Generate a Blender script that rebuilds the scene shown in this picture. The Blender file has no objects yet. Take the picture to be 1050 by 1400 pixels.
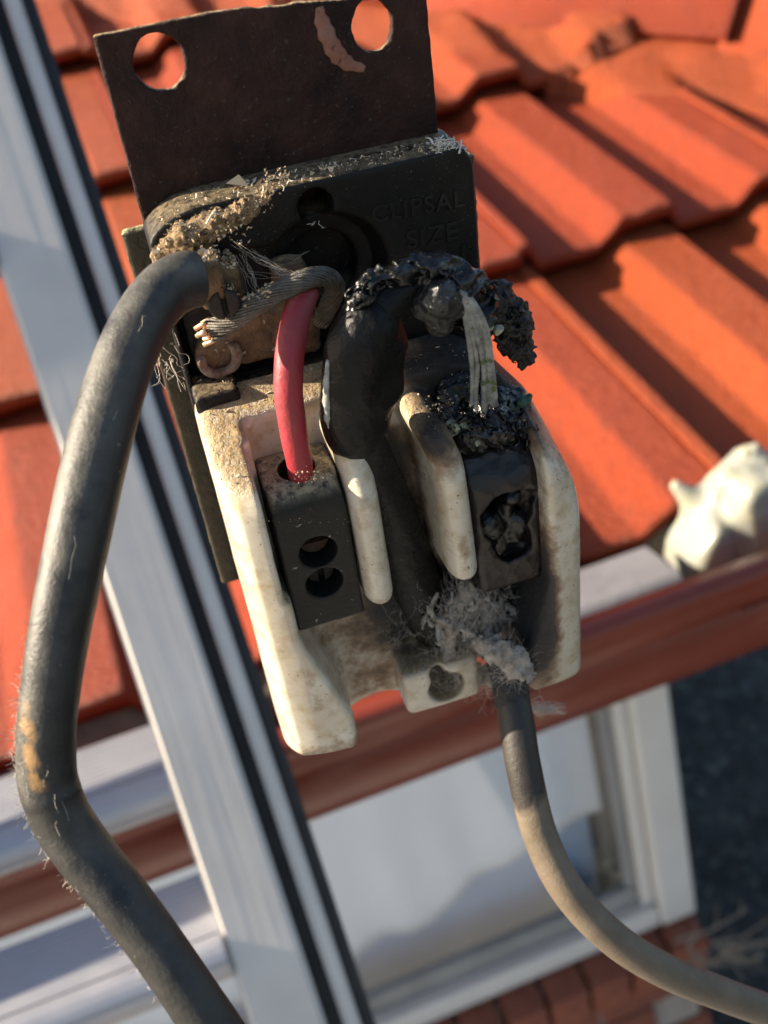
import bpy, bmesh, math, random
import numpy as np
from mathutils import Matrix, Vector
from mathutils.bvhtree import BVHTree

random.seed(7); rng = np.random.default_rng(7)
S = bpy.context.scene
COL = S.collection

# ------------------------------------------------------------------ camera
def nrm(v):
    v = np.array(v, float); return v / np.linalg.norm(v)
FPX = 1450.0                                   # focal length in photo pixels (1050 x 1400)
u_ = nrm((-760, -1448, 1450))                  # up the roof slope, in camera axes (x right, y down, z forward)
X_ = np.array((1, -.33, .19)); X_ = nrm(X_ - u_ * X_.dot(u_))      # along the gutter
w_ = np.cross(u_, X_); w_ = w_ if w_[2] > 0 else -w_
PITCH = math.radians(22.5)
DN_ = -u_ * math.sin(PITCH) + w_ * math.cos(PITCH)
Y_ = u_ * math.cos(PITCH) + w_ * math.sin(PITCH)
MW = np.array([X_, Y_, -DN_])                  # camera axes -> world axes
CAM = np.array((0, 0, 2.6))
cd = bpy.data.cameras.new("camera"); cam = bpy.data.objects.new("camera", cd); COL.objects.link(cam)
R = MW @ np.diag((1, -1, -1))
cam.matrix_world = Matrix([[*R[0], CAM[0]], [*R[1], CAM[1]], [*R[2], CAM[2]], [0, 0, 0, 1]])
cd.sensor_fit = 'VERTICAL'; cd.sensor_height = 36; cd.sensor_width = 27; cd.lens = 36 * FPX / 1400
cd.clip_start = .01; cd.clip_end = 500
cd.dof.use_dof = True; cd.dof.focus_distance = .163; cd.dof.aperture_fstop = 21.0; cd.dof.aperture_blades = 0
S.camera = cam

# ------------------------------------------------------------------ light
SUN = nrm((-.84, .18, .46))                    # direction towards the sun (world)
elev = math.asin(SUN[2]); azim = math.atan2(SUN[0], SUN[1])
W = bpy.data.worlds.new("World"); S.world = W; W.use_nodes = True
wt = W.node_tree; wt.nodes.clear()
sky = wt.nodes.new('ShaderNodeTexSky'); sky.sky_type = 'NISHITA'; sky.sun_disc = False
sky.sun_elevation = elev; sky.sun_rotation = azim; sky.altitude = 50; sky.air_density = 1.0; sky.dust_density = 1.5
bg = wt.nodes.new('ShaderNodeBackground'); bg.inputs[1].default_value = .065
wo = wt.nodes.new('ShaderNodeOutputWorld'); wt.links.new(sky.outputs[0], bg.inputs[0]); wt.links.new(bg.outputs[0], wo.inputs[0])
sd = bpy.data.lights.new("sun", 'SUN'); sd.energy = 5.0; sd.angle = math.radians(.5); sd.color = (1, .86, .66)
so = bpy.data.objects.new("sun", sd); COL.objects.link(so); so.location = (-3, 0, 6)
so.rotation_euler = Vector(-SUN).to_track_quat('-Z', 'Y').to_euler()
S.view_settings.view_transform = 'Standard'; S.view_settings.look = 'None'; S.view_settings.gamma = 1
S.view_settings.use_curve_mapping = False; S.view_settings.exposure = 1.66

# ------------------------------------------------------------------ frames
def Wp(X, Y, Z): return (X, Y, Z + CAM[2])     # house coordinates are measured from the camera height
Fd = nrm((.1176, .7775, .6177)); Fx = np.array((.958, -.218, .187)); Fx = nrm(Fx - Fd * Fx.dot(Fd))
FN = np.cross(Fx, Fd); FN = FN if FN[2] < 0 else -FN
FO = np.array(((430 - 525) / FPX, (600 - 700) / FPX, 1)) * .188
FW = MW @ np.array([Fx, -Fd, FN]).T            # fuse axes (x right, y up, z towards viewer) -> world
fo = MW @ FO + CAM
FUSE = Matrix([[*FW[0], fo[0]], [*FW[1], fo[1]], [*FW[2], fo[2]], [0, 0, 0, 1]])
def at(px, py, depth):
    """point of the foreground in fuse millimetres (x, y up, z out) at a distance in mm along the view"""
    P = np.array(((px - 525) / FPX, (py - 700) / FPX, 1)) * depth / 1000 - FO
    return np.array((P.dot(Fx), -P.dot(Fd), P.dot(FN))) * 1000
def on(px, py, z):
    r = np.array(((px - 525) / FPX, (py - 700) / FPX, 1)); t = (FO.dot(FN) + z / 1000) / r.dot(FN); P = r * t - FO
    return np.array((P.dot(Fx), -P.dot(Fd), z / 1000)) * np.array((1000, 1000, 1000))

# ------------------------------------------------------------------ noise + distance fields
def hash3(i, j, k):
    h = (i * 374761393 + j * 668265263 + k * 1274126177).astype(np.int64) & 0xffffffff
    h = ((h ^ (h >> 13)) * 1274126177) & 0xffffffff
    return ((h ^ (h >> 16)) & 0xffff).astype(np.float32) / 65535.0
def vnoise(x, y, z):
    xi, yi, zi = np.floor(x).astype(np.int64), np.floor(y).astype(np.int64), np.floor(z).astype(np.int64)
    fx, fy, fz = (x - xi).astype(np.float32), (y - yi).astype(np.float32), (z - zi).astype(np.float32)
    fx, fy, fz = fx*fx*(3-2*fx), fy*fy*(3-2*fy), fz*fz*(3-2*fz)
    r = 0
    for a in (0, 1):
        for b in (0, 1):
            for c in (0, 1):
                r = r + hash3(xi+a, yi+b, zi+c) * (fx if a else 1-fx) * (fy if b else 1-fy) * (fz if c else 1-fz)
    return r * 2 - 1
def fbm(p, s, o=3):
    x, y, z = p; r = 0; a = 1.0; t = 0
    for k in range(o):
        r = r + a * vnoise(x*s + 17.3*k, y*s + 5.1*k, z*s + 9.7*k); t += a; a *= .5; s *= 2.03
    return r / t
def ln(*v): return np.sqrt(sum(a*a for a in v))
def rbox(p, c, h, r=.5):
    q = [np.abs(p[i] - c[i]) - (h[i] - r) for i in range(3)]
    return ln(*[np.maximum(a, 0) for a in q]) + np.minimum(np.maximum(np.maximum(q[0], q[1]), q[2]), 0) - r
def bx(p, lo, hi, r=.5):
    return rbox(p, [(a+b)/2 for a, b in zip(lo, hi)], [abs(b-a)/2 for a, b in zip(lo, hi)], r)
def smin(a, b, k):
    h = np.clip(.5 + .5*(b-a)/k, 0, 1); return b*(1-h) + a*h - k*h*(1-h)
def smax(a, b, k): return -smin(-a, -b, k)
def caps(p, a, b, r1, r2=None):
    r2 = r1 if r2 is None else r2
    a = np.array(a, float); b = np.array(b, float); d = b - a
    t = np.clip(sum((p[i]-a[i])*d[i] for i in range(3)) / max(d.dot(d), 1e-9), 0, 1)
    return ln(*[p[i]-a[i]-t*d[i] for i in range(3)]) - (r1 + (r2-r1)*t)
def chain(p, pts, rad, k=1.0):
    r = None
    for i in range(len(pts)-1):
        c = caps(p, pts[i], pts[i+1], rad[i], rad[i+1]); r = c if r is None else smin(r, c, k)
    return r
def nets(f, lo, hi, h):
    """surface nets: polygonise the zero level of f inside a box"""
    ax = [np.arange(lo[i], hi[i] + h, h, dtype=np.float32) for i in range(3)]
    G = np.meshgrid(*ax, indexing='ij'); V = np.asarray(f(G), np.float32)
    for i in range(3):                                    # close the surface at the box
        s = [slice(None)]*3
        for e in (0, -1): s[i] = e; V[tuple(s)] = np.maximum(V[tuple(s)], h*.3)
    n = np.array(V.shape) - 1
    N = (V < 0)
    cut = lambda A, o: A[o[0]:o[0]+n[0], o[1]:o[1]+n[1], o[2]:o[2]+n[2]]
    cnt = sum(cut(N, (a, b, c)).astype(np.int8) for a in (0, 1) for b in (0, 1) for c in (0, 1))
    act = (cnt > 0) & (cnt < 8); idx = -np.ones(act.shape, np.int64); k = int(act.sum()); idx[act] = np.arange(k)
    pos = np.zeros((k, 3)); num = np.zeros(k)
    for a in range(3):
        b, c = [i for i in range(3) if i != a]
        for ob in (0, 1):
            for oc in (0, 1):
                o = [0, 0, 0]; o[b] = ob; o[c] = oc; o2 = list(o); o2[a] = 1
                v0 = cut(V, o)[act]; v1 = cut(V, o2)[act]; m = (v0 < 0) != (v1 < 0)
                t = np.where(m, v0/np.where(v0 == v1, 1, v0-v1), 0); q = np.tile(np.array(o, float), (k, 1)); q[:, a] = t
                pos[m] += q[m]; num[m] += 1
    pos = (pos/num[:, None] + np.argwhere(act)) * h + np.array(lo)
    F = []
    for a in range(3):
        b, c = (a+1) % 3, (a+2) % 3
        s0 = [slice(1, n[i]) for i in range(3)]; s0[a] = slice(0, n[a]); s1 = list(s0); s1[a] = slice(1, n[a]+1)
        A, B = N[tuple(s0)], N[tuple(s1)]; cr = np.argwhere(A != B)
        if not len(cr): continue
        flip = A[A != B]
        cr = cr.copy(); cr[:, b] += 1; cr[:, c] += 1
        def cell(db, dc):
            q = cr.copy(); q[:, b] -= db; q[:, c] -= dc; return idx[q[:, 0], q[:, 1], q[:, 2]]
        quad = np.stack([cell(1, 1), cell(0, 1), cell(0, 0), cell(1, 0)], 1)
        quad[~flip] = quad[~flip][:, ::-1]; F.append(quad)
    return pos, np.concatenate(F)

# ------------------------------------------------------------------ mesh helpers
BV = []                                                    # foreground surfaces on which dust and crumbs land
def meshdata(name, v, f, smooth=True):
    m = bpy.data.meshes.new(name)
    v = np.asarray(v, np.float32)
    if isinstance(f, np.ndarray):
        k = f.shape[1]; m.vertices.add(len(v)); m.vertices.foreach_set('co', v.ravel()); m.loops.add(f.size); m.polygons.add(len(f))
        m.loops.foreach_set('vertex_index', f.ravel().astype(np.int32)); m.polygons.foreach_set('loop_start', np.arange(0, f.size, k, dtype=np.int32))
        m.update(calc_edges=True); m.validate()
    else:
        m.from_pydata(v.tolist(), [], f); m.update()
    if smooth: m.polygons.foreach_set('use_smooth', [True]*len(m.polygons))
    return m
def link(name, m, mat, parent=None, mw=None):
    o = bpy.data.objects.new(name, m); COL.objects.link(o)
    if mat is not None and not m.materials: m.materials.append(mat)
    if parent is not None: o.parent = parent
    elif mw is not None: o.matrix_world = mw
    return o
def tag(o, label, cat, group=None):
    o['label'] = label; o['category'] = cat
    if group: o['group'] = group
    return o
def empty(name, mw=None, label=None, cat=None, group=None):
    o = bpy.data.objects.new(name, None); COL.objects.link(o); o.empty_display_size = .02
    if mw is not None: o.matrix_world = mw
    if label: tag(o, label, cat, group)
    return o
def fm(name, v, f, mat, parent=None, smooth=True, bv=True, soot=None):
    """a foreground mesh given in fuse millimetres"""
    v = np.asarray(v, float)
    if bv: BV.append((v, f))
    m = meshdata(name, v/1000, f, smooth)
    if soot is not None:
        a = m.color_attributes.new('stain', 'FLOAT_COLOR', 'POINT'); s = soot(v.T.astype(np.float32))
        a.data.foreach_set('color', np.stack([s, s, s, np.ones_like(s)], 1).astype(np.float32).ravel())
    return link(name, m, mat, parent, FUSE)
def resample(P, n):
    P = np.asarray(P, float); m = len(P); out = []
    Q = np.vstack([2*P[0]-P[1], P, 2*P[-1]-P[-2]])
    for t in np.linspace(0, m-1-1e-6, n):
        i = int(t); f = t-i; a, b, c, d = Q[i], Q[i+1], Q[i+2], Q[i+3]
        out.append(.5*((2*b) + (c-a)*f + (2*a-5*b+4*c-d)*f*f + (3*b-a-3*c+d)*f**3))
    return np.array(out)
def tubeverts(P, rad, seg=12, rfun=None, cap=True, flat=None):
    P = np.asarray(P, float); n = len(P); rad = np.full(n, rad) if np.isscalar(rad) else np.asarray(rad)
    T = np.gradient(P, axis=0); T /= np.linalg.norm(T, axis=1)[:, None] + 1e-12
    a = np.array((0, 0, 1.)) if abs(T[0][2]) < .9 else np.array((1., 0, 0)); U = np.cross(T[0], a); U /= np.linalg.norm(U)
    V = []; th = np.linspace(0, 2*np.pi, seg, endpoint=False)
    for i in range(n):
        U = U - T[i]*U.dot(T[i]); U /= np.linalg.norm(U) + 1e-12; B = np.cross(T[i], U)
        r = np.full(seg, rad[i])
        if rfun is not None: r = r * rfun(i/(n-1), th)
        V.append(P[i] + (np.cos(th)*r)[:, None]*U + (np.sin(th)*r)[:, None]*B)
    V = np.concatenate(V); F = []
    for i in range(n-1):
        for j in range(seg):
            k = (j+1) % seg; F.append((i*seg+j, i*seg+k, (i+1)*seg+k, (i+1)*seg+j))
    if cap:
        F.append(tuple(range(seg-1, -1, -1))); F.append(tuple((n-1)*seg + j for j in range(seg)))
    return V, F
def join(parts):
    V = []; F = []; o = 0
    for v, f in parts:
        V.append(np.asarray(v, float)); F += [tuple(int(i)+o for i in q) for q in f]; o += len(v)
    return np.concatenate(V), F
def bbox(lo, hi, bev=0, seg=2):
    b = bmesh.new(); bmesh.ops.create_cube(b, size=1)
    for v in b.verts: v.co = Vector([lo[i] + (hi[i]-lo[i])*(v.co[i]+.5) for i in range(3)])
    if bev: bmesh.ops.bevel(b, geom=b.edges[:], offset=bev, segments=seg, affect='EDGES', profile=.5)
    v = np.array([q.co[:] for q in b.verts]); b.verts.index_update(); f = [tuple(q.index for q in p.verts) for p in b.faces]; b.free()
    return v, f
def extrude(poly, axis, a, b):
    """a closed polygon given in the two other axes (in cyclic order) swept along axis"""
    n = len(poly); i1, i2 = (axis+1) % 3, (axis+2) % 3; V = np.zeros((2*n, 3))
    for k, e in ((0, a), (n, b)):
        for j, q in enumerate(poly): V[k+j, axis] = e; V[k+j, i1] = q[0]; V[k+j, i2] = q[1]
    F = [(j, (j+1) % n, n+(j+1) % n, n+j) for j in range(n)] + [tuple(range(n-1, -1, -1)), tuple(range(n, 2*n))]
    return V, F
def bmfix(m):
    b = bmesh.new(); b.from_mesh(m); bmesh.ops.recalc_face_normals(b, faces=b.faces[:]); b.to_mesh(m); b.free()
def hm(name, v, f, mat, parent=None, smooth=False, bev=0):
    """a house / ladder mesh in world metres measured from the camera height"""
    v = np.asarray(v, float) + np.array((0, 0, CAM[2])); m = meshdata(name, v, f, smooth)
    b = bmesh.new(); b.from_mesh(m); bmesh.ops.recalc_face_normals(b, faces=b.faces[:])
    if bev: bmesh.ops.bevel(b, geom=[e for e in b.edges if e.calc_face_angle(0) > .6], offset=bev, segments=2, affect='EDGES')
    b.to_mesh(m); b.free()
    return link(name, m, mat, parent)

# ------------------------------------------------------------------ materials
class NB:
    def __init__(s, name):
        s.m = bpy.data.materials.new(name); s.m.use_nodes = True; s.t = s.m.node_tree; s.t.nodes.clear()
        s.out = s.n('ShaderNodeOutputMaterial'); s.b = s.n('ShaderNodeBsdfPrincipled'); s.l(s.b.outputs[0], s.out.inputs[0])
        s.tc = s.n('ShaderNodeTexCoord')
    def n(s, t, **k):
        q = s.t.nodes.new(t)
        for a, v in k.items(): setattr(q, a, v)
        return q
    def l(s, a, b): s.t.links.new(a, b)
    def noise(s, scale, detail=4, rough=.6, dist=0, vec=None):
        q = s.n('ShaderNodeTexNoise'); q.inputs['Scale'].default_value = scale; q.inputs['Detail'].default_value = detail
        q.inputs['Roughness'].default_value = rough; q.inputs['Distortion'].default_value = dist; s.l(vec or s.tc.outputs['Object'], q.inputs['Vector']); return q.outputs['Fac']
    def vor(s, scale, feat='F1', vec=None):
        q = s.n('ShaderNodeTexVoronoi', feature=feat); q.inputs['Scale'].default_value = scale; s.l(vec or s.tc.outputs['Object'], q.inputs['Vector']); return q.outputs['Distance']
    def rng(s, x, a, b, c=0., d=1.):
        q = s.n('ShaderNodeMapRange'); q.clamp = True; s.l(x, q.inputs[0])
        for i, v in enumerate((a, b, c, d)): q.inputs[i+1].default_value = v
        return q.outputs[0]
    def mth(s, op, a, b=0.):
        q = s.n('ShaderNodeMath', operation=op)
        for i, v in enumerate((a, b)):
            if isinstance(v, (int, float)): q.inputs[i].default_value = v
            else: s.l(v, q.inputs[i])
        return q.outputs[0]
    def mix(s, f, a, b):
        q = s.n('ShaderNodeMix', data_type='RGBA'); q.clamp_factor = True
        for i, v in ((0, f), (6, a), (7, b)):
            if isinstance(v, (int, float)): q.inputs[i].default_value = v
            elif isinstance(v, tuple): q.inputs[i].default_value = (*v, 1)
            else: s.l(v, q.inputs[i])
        return q.outputs[2]
    def up(s, d=(0, 0, 1)):
        g = s.n('ShaderNodeNewGeometry'); q = s.n('ShaderNodeVectorMath', operation='DOT_PRODUCT'); s.l(g.outputs['Normal'], q.inputs[0]); q.inputs[1].default_value = d
        return q.outputs['Value']
    def attr(s, name):
        q = s.n('ShaderNodeAttribute', attribute_name=name); return q.outputs['Fac']
    def bump(s, h, dist, strength=1.0, chain=None):
        q = s.n('ShaderNodeBump'); q.inputs['Strength'].default_value = strength; q.inputs['Distance'].default_value = dist; s.l(h, q.inputs['Height'])
        if chain is not None: s.l(chain, q.inputs['Normal'])
        return q.outputs[0]
    def set(s, **k):
        for a, v in k.items():
            i = s.b.inputs[a.replace('_', ' ')]
            if isinstance(v, (int, float)): i.default_value = v
            elif isinstance(v, tuple): i.default_value = (*v, 1) if len(v) == 3 and i.type == 'RGBA' else v
            else: s.l(v, i)
        return s.m
def pbr(name, c0, c1, scale, rough=(.5, .7), metal=0., bump=None, dust=None, specks=None, detail=5, spec=.5, coat=0.):
    """two tones by noise; dust = (colour, from, to, noise scale): grit lying on upward faces; specks = (colour, scale, size)"""
    b = NB(name); n = b.noise(scale, detail); f = b.rng(n, .32, .68); c = b.mix(f, c0, c1)
    r = b.rng(b.noise(scale*2.3, 4), .3, .7, *rough)
    if specks:
        sp = b.rng(b.noise(specks[1], 2, .5), specks[2], specks[2]+.04); c = b.mix(sp, c, specks[0]); r = b.mth('MAXIMUM', r, b.mth('MULTIPLY', sp, .8))
    if dust:
        d = b.mth('MULTIPLY', b.rng(b.up(), dust[1], dust[2]), b.rng(b.noise(dust[3], 6, .7), .35, .58)); c = b.mix(d, c, dust[0]); r = b.mth('MAXIMUM', r, b.mth('MULTIPLY', d, .9))
    nn = None
    if bump:
        nn = b.bump(b.noise(bump[0], 5, .65), bump[1])
    b.set(Base_Color=c, Roughness=r, Metallic=metal, Specular_IOR_Level=spec, Coat_Weight=coat)
    if nn is not None: b.set(Normal=nn)
    return b.m
DUST = (.42, .30, .17)
def mat_porcelain():
    b = NB('porcelain'); st = b.attr('stain')
    n1 = b.noise(260, 6, .65); n2 = b.noise(900, 5, .7); n3 = b.noise(90, 4)
    base = b.mix(b.rng(n3, .35, .7), (.60, .545, .445), (.47, .40, .295))
    base = b.mix(b.mth('MULTIPLY', b.rng(n1, .46, .66), .7), base, (.36, .255, .13))
    base = b.mix(b.rng(b.noise(1500, 2, .5), .70, .73), base, (.09, .06, .04))
    s = b.mth('ADD', st, b.mth('MULTIPLY', b.mth('SUBTRACT', n1, .5), .75)); s = b.mth('ADD', s, b.mth('MULTIPLY', b.mth('SUBTRACT', n2, .5), .25))
    upf = b.rng(b.up(), .25, .8)
    d = b.mth('MULTIPLY', upf, b.rng(n2, .25, .52)); dc = b.mix(b.rng(n1, .35, .65), (.50, .37, .20), (.36, .25, .13))
    c = b.mix(d, base, dc)
    c = b.mix(b.rng(s, .18, .42), c, (.23, .15, .085)); c = b.mix(b.rng(s, .40, .62), c, (.045, .032, .025)); c = b.mix(b.rng(s, .62, .9), c, (.012, .011, .011))
    rg = b.mth('MAXIMUM', b.mth('MULTIPLY', d, .95), b.rng(s, .1, .5, .22, .75))
    h = b.mth('ADD', b.mth('MULTIPLY', n2, d), b.mth('MULTIPLY', b.mth('MULTIPLY', n2, st), .8))
    return b.set(Base_Color=c, Roughness=rg, Normal=b.bump(h, .0009), Coat_Weight=.15, Coat_Roughness=.12, Subsurface_Weight=0.)
def mat_tile():
    b = NB('red roof paint'); n = b.noise(3, 4); f = b.noise(260, 4, .7); g = b.noise(28, 5, .6)
    c = b.mix(b.rng(n, .3, .7), (.285, .040, .0082), (.325, .049, .0115)); c = b.mix(b.mth('MULTIPLY', b.rng(g, .5, .75), .5), c, (.235, .040, .014))
    oi = b.n('ShaderNodeObjectInfo'); hs_ = b.n('ShaderNodeHueSaturation'); b.l(c, hs_.inputs['Color']); b.l(b.rng(oi.outputs['Random'], 0, 1, .9, 1.08), hs_.inputs['Value']); b.l(b.rng(oi.outputs['Random'], 0, 1, .497, .507), hs_.inputs['Hue']); c = hs_.outputs[0]
    c = b.mix(b.mth('MULTIPLY', b.rng(b.noise(75, 6, .75), .56, .70), .45), c, (.10, .035, .022))
    nn = b.bump(f, .0055, .9, b.bump(g, .009, .6))
    return b.set(Base_Color=c, Roughness=b.rng(g, .3, .7, .38, .52), Normal=nn, Specular_IOR_Level=.34)
def mat_metal(name, col, rough, streak=None, metal=1.0):
    b = NB(name); n = b.noise(14, 5, .6); c = b.mix(b.rng(n, .3, .7), col, tuple(x*.82 for x in col)); r = b.rng(b.noise(60, 5, .6), .3, .7, rough*.8, rough*1.25)
    mp = b.n('ShaderNodeMapping'); mp.inputs['Scale'].default_value = streak or (1, 1, 1); b.l(b.tc.outputs['Object'], mp.inputs[0])
    return b.set(Base_Color=c, Metallic=metal, Roughness=r, Normal=b.bump(b.noise(120, 4, .6, vec=mp.outputs[0]), .0004, .5))

M_tile = mat_tile()
M_porc = mat_porcelain()
M_bake = pbr('black bakelite', (.0035, .0033, .0034), (.0075, .0068, .0064), 300, (.42, .6), 0, (1400, .00012), ((.30, .23, .14), .5, 1.3, 900), ((.10, .085, .07), 2600, .69), spec=.25)
M_block = pbr('dusty black bakelite', (.0085, .0083, .0072), (.0155, .0145, .012), 240, (.45, .62), 0, (1100, .00015), ((.34, .29, .19), .2, .75, 700), ((.2, .18, .14), 900, .70), 5, .3)
def mat_block():
    b = NB('dusty terminal bakelite'); n = b.noise(240, 5); c = b.mix(b.rng(n, .32, .68), (.007, .0068, .006), (.013, .012, .010)); sp = b.rng(b.noise(900, 2, .5), .70, .74); c = b.mix(sp, c, (.2, .18, .14))
    sx = b.n('ShaderNodeSeparateXYZ'); b.l(b.tc.outputs['Object'], sx.inputs[0]); m = b.rng(sx.outputs[1], .0055, .009)      # grit only lies on the top of the block
    d = b.mth('MULTIPLY', b.mth('MULTIPLY', b.rng(b.up(), .15, .7), b.rng(b.noise(700, 6, .7), .33, .56)), m); c = b.mix(d, c, (.34, .29, .19))
    return b.set(Base_Color=c, Roughness=b.mth('MAXIMUM', b.mth('MULTIPLY', d, .9), b.rng(n, .3, .7, .42, .6)), Normal=b.bump(b.noise(1100, 5, .65), .00015), Specular_IOR_Level=.3)
M_block = mat_block()
M_rust = pbr('rusted steel', (.015, .0075, .0068), (.046, .020, .0150), 110, (.55, .8), .25, (1100, .0004), (DUST, .5, .95, 500), ((.06, .048, .04), 1300, .66), spec=.25)
M_rear = pbr('dark olive steel', (.035, .028, .016), (.06, .044, .022), 420, (.4, .6), .2, (900, .0003), ((.4, .34, .18), .0, .5, 900))
M_brass = pbr('tarnished brass', (.21, .145, .075), (.09, .06, .038), 420, (.38, .6), .75, (1100, .0003), (DUST, .35, .8, 700), ((.05, .04, .03), 900, .62))
M_corr = pbr('corroded terminal metal', (.26, .16, .085), (.08, .045, .028), 350, (.5, .8), .3, (900, .0006), (DUST, .3, .8, 600), ((.5, .44, .36), 700, .66))
M_screw = pbr('blackened screw', (.012, .010, .009), (.028, .021, .017), 500, (.5, .7), .2, (900, .0003))
M_rscrew = pbr('rusty screw', (.03, .015, .009), (.085, .042, .022), 500, (.7, .9), .0, (1200, .0004))
M_red = pbr('red wire insulation', (.34, .020, .034), (.25, .034, .036), 130, (.42, .62), 0, (700, .00022), ((.5, .36, .2), .75, 1.0, 1200), ((.30, .13, .09), 1100, .73))
def mat_cable(name, c0, c1, grey, amount, stc=(.30, .17, .06)):
    b = NB(name); n = b.noise(160, 5, .65); d = b.noise(1500, 4, .7); c = b.mix(b.rng(n, .35, .7), c0, c1)
    k = b.mth('MULTIPLY', b.rng(b.up(), -.08, .5), b.rng(n, .3, .7)); sx = b.n('ShaderNodeSeparateXYZ'); b.l(b.tc.outputs['Object'], sx.inputs[0]); k = b.mth('MULTIPLY', k, b.rng(sx.outputs[1], -.03, .025, .3, 1.)); c = b.mix(b.mth('MULTIPLY', k, amount), c, grey)  # dust grey that also paints the sunlit side brighter, weaker lower down
    c = b.mix(b.rng(d, .68, .72), c, (.30, .25, .19)); st = b.attr('stain'); c = b.mix(b.rng(b.mth('ADD', st, b.mth('MULTIPLY', b.mth('SUBTRACT', n, .5), .5)), .3, .7, 0., .9), c, stc)
    return b.set(Base_Color=c, Roughness=b.rng(n, .3, .7, .42, .62), Normal=b.bump(d, .00013, .8, b.bump(b.noise(420, 5, .7), .00022, .6)))
M_cable = mat_cable('weathered lit-side sheath', (.006, .0062, .0070), (.013, .0128, .0125), (.17, .158, .128), .62)
M_cab2 = mat_cable('grey brown sheath', (.105, .08, .055), (.145, .112, .078), (.27, .215, .15), .9, (.008, .007, .0065))
M_char = None
def mat_char(name, c0, c1, tip, rough=(.12, .5), sc=420, tipamt=.66, bd=.0005):
    b = NB(name); n = b.noise(sc, 6, .7); v = b.vor(sc*1.6); c = b.mix(b.rng(n, .3, .7), c0, c1); c = b.mix(b.rng(b.noise(sc*1.4, 3), tipamt, tipamt+.06), c, tip)
    return b.set(Base_Color=c, Roughness=b.rng(n, .3, .7, *rough), Normal=b.bump(b.mth('ADD', n, v), bd, .8))
M_char = mat_char('charred plastic', (.007, .007, .008), (.02, .019, .019), (.11, .11, .10), (.2, .6))
M_charlump = mat_char('burnt brown lump', (.004, .003, .003), (.012, .0085, .008), (.035, .024, .021), (.35, .7), 500, .62)
M_melt = mat_char('melted brown bakelite', (.0055, .0036, .0032), (.014, .0085, .007), (.04, .03, .016), (.28, .55), 220, .72)
M_tar = mat_char('glossy tar residue', (.0025, .0025, .003), (.008, .0075, .007), (.09, .07, .03), (.04, .22), 300, .65)
M_strand = pbr('grey tinned copper strands', (.17, .155, .13), (.075, .062, .05), 700, (.4, .65), .4, (1600, .0003))
M_ash = pbr('ash coated strands', (.36, .36, .335), (.13, .135, .125), 420, (.7, .9), 0, (1500, .0005), None, ((.10, .13, .05), 500, .62))
M_tip = pbr('cut bright copper', (.75, .52, .34), (.5, .3, .18), 900, (.3, .5), .8)
M_green = pbr('pale corrosion crust', (.60, .60, .42), (.10, .13, .09), 700, (.6, .9), 0, (1300, .0006))
M_greycr = pbr('pale grey sheath edge', (.36, .36, .33), (.16, .16, .15), 700, (.5, .7), 0, (1500, .0002))
M_fluff = None
b = NB('scorched fibre fluff'); n_ = b.noise(500, 6, .7); c_ = b.mix(b.rng(n_, .35, .65), (.80, .72, .61), (.42, .36, .30)); c_ = b.mix(b.rng(b.noise(160, 4), .55, .70), c_, (.08, .066, .055))
M_fluff = b.set(Base_Color=c_, Roughness=.95, Normal=b.bump(b.noise(1500, 5, .8), .0012), Subsurface_Weight=0.)
M_web = NB('cobweb fibre').set(Base_Color=(.50, .45, .38), Roughness=.8)
b = NB('crumbs'); q_ = b.n('ShaderNodeNewGeometry'); rp = q_.outputs['Random Per Island']
M_crumb = b.set(Base_Color=b.mix(b.rng(rp, .0, 1.), b.mix(b.rng(rp, .0, .5), (.16, .08, .035), (.46, .30, .13)), (.62, .52, .38)), Roughness=.8)
M_alu = mat_metal('ladder aluminium', (.64, .60, .555), .5, (1, .05, 1), .2)
M_alu2 = mat_metal('polished rung aluminium', (.40, .40, .43), .36, (.05, 1, 1), .5)
M_rail_shade = pbr('black rail gap shade', (.012, .012, .014), (.022, .022, .024), 30, (.45, .6))  # black puts the shade between the ladder rails into the colour
M_bar = pbr('white batten in shade tone', (.20, .195, .21), (.15, .145, .155), 22, (.5, .7), 0, (150, .0006))  # shade on the white batten is put into this darker lavender grey
M_gutter = pbr('red brown gutter paint', (.15, .026, .0125), (.185, .032, .0155), 12, (.28, .42), 0, (40, .0006))
M_mortar = pbr('eave mortar', (.20, .16, .11), (.12, .095, .07), 30, (.8, .95), 0, (120, .004))
M_frame = pbr('cream window frame', (.66, .65, .63), (.60, .59, .57), 6, (.35, .5))
M_seal = pbr('grey window seal', (.22, .22, .22), (.3, .3, .3), 10, (.4, .6))
M_sheet = pbr('pale curtain cloth', (.86, .90, .95), (.82, .87, .92), 9, (.8, .95))
M_room = pbr('pale blue room wall', (.50, .63, .80), (.46, .58, .75), 4, (.8, .95))
M_brick = pbr('red brown brick', (.25, .075, .042), (.16, .052, .034), 14, (.75, .95), 0, (90, .004), None, ((.32, .16, .1), 45, .66))
M_joint = pbr('grey brick mortar', (.34, .31, .27), (.27, .24, .21), 40, (.85, .95), 0, (120, .003))
M_wallin = pbr('dark timber', (.10, .07, .05), (.07, .05, .035), 12, (.7, .9))
M_ground = pbr('dark garden soil', (.045, .046, .046), (.095, .096, .09), 5, (.85, 1.), 0, (30, .03), None, ((.10, .105, .09), 9, .60))
M_leaf = pbr('dark ground cover leaf', (.045, .055, .042), (.085, .09, .075), 20, (.5, .8))
b = NB('window glass'); g1 = b.n('ShaderNodeBsdfGlossy'); g1.inputs['Roughness'].default_value = .015; t1 = b.n('ShaderNodeBsdfTransparent'); t1.inputs[0].default_value = (.985, .99, 1, 1)
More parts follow.
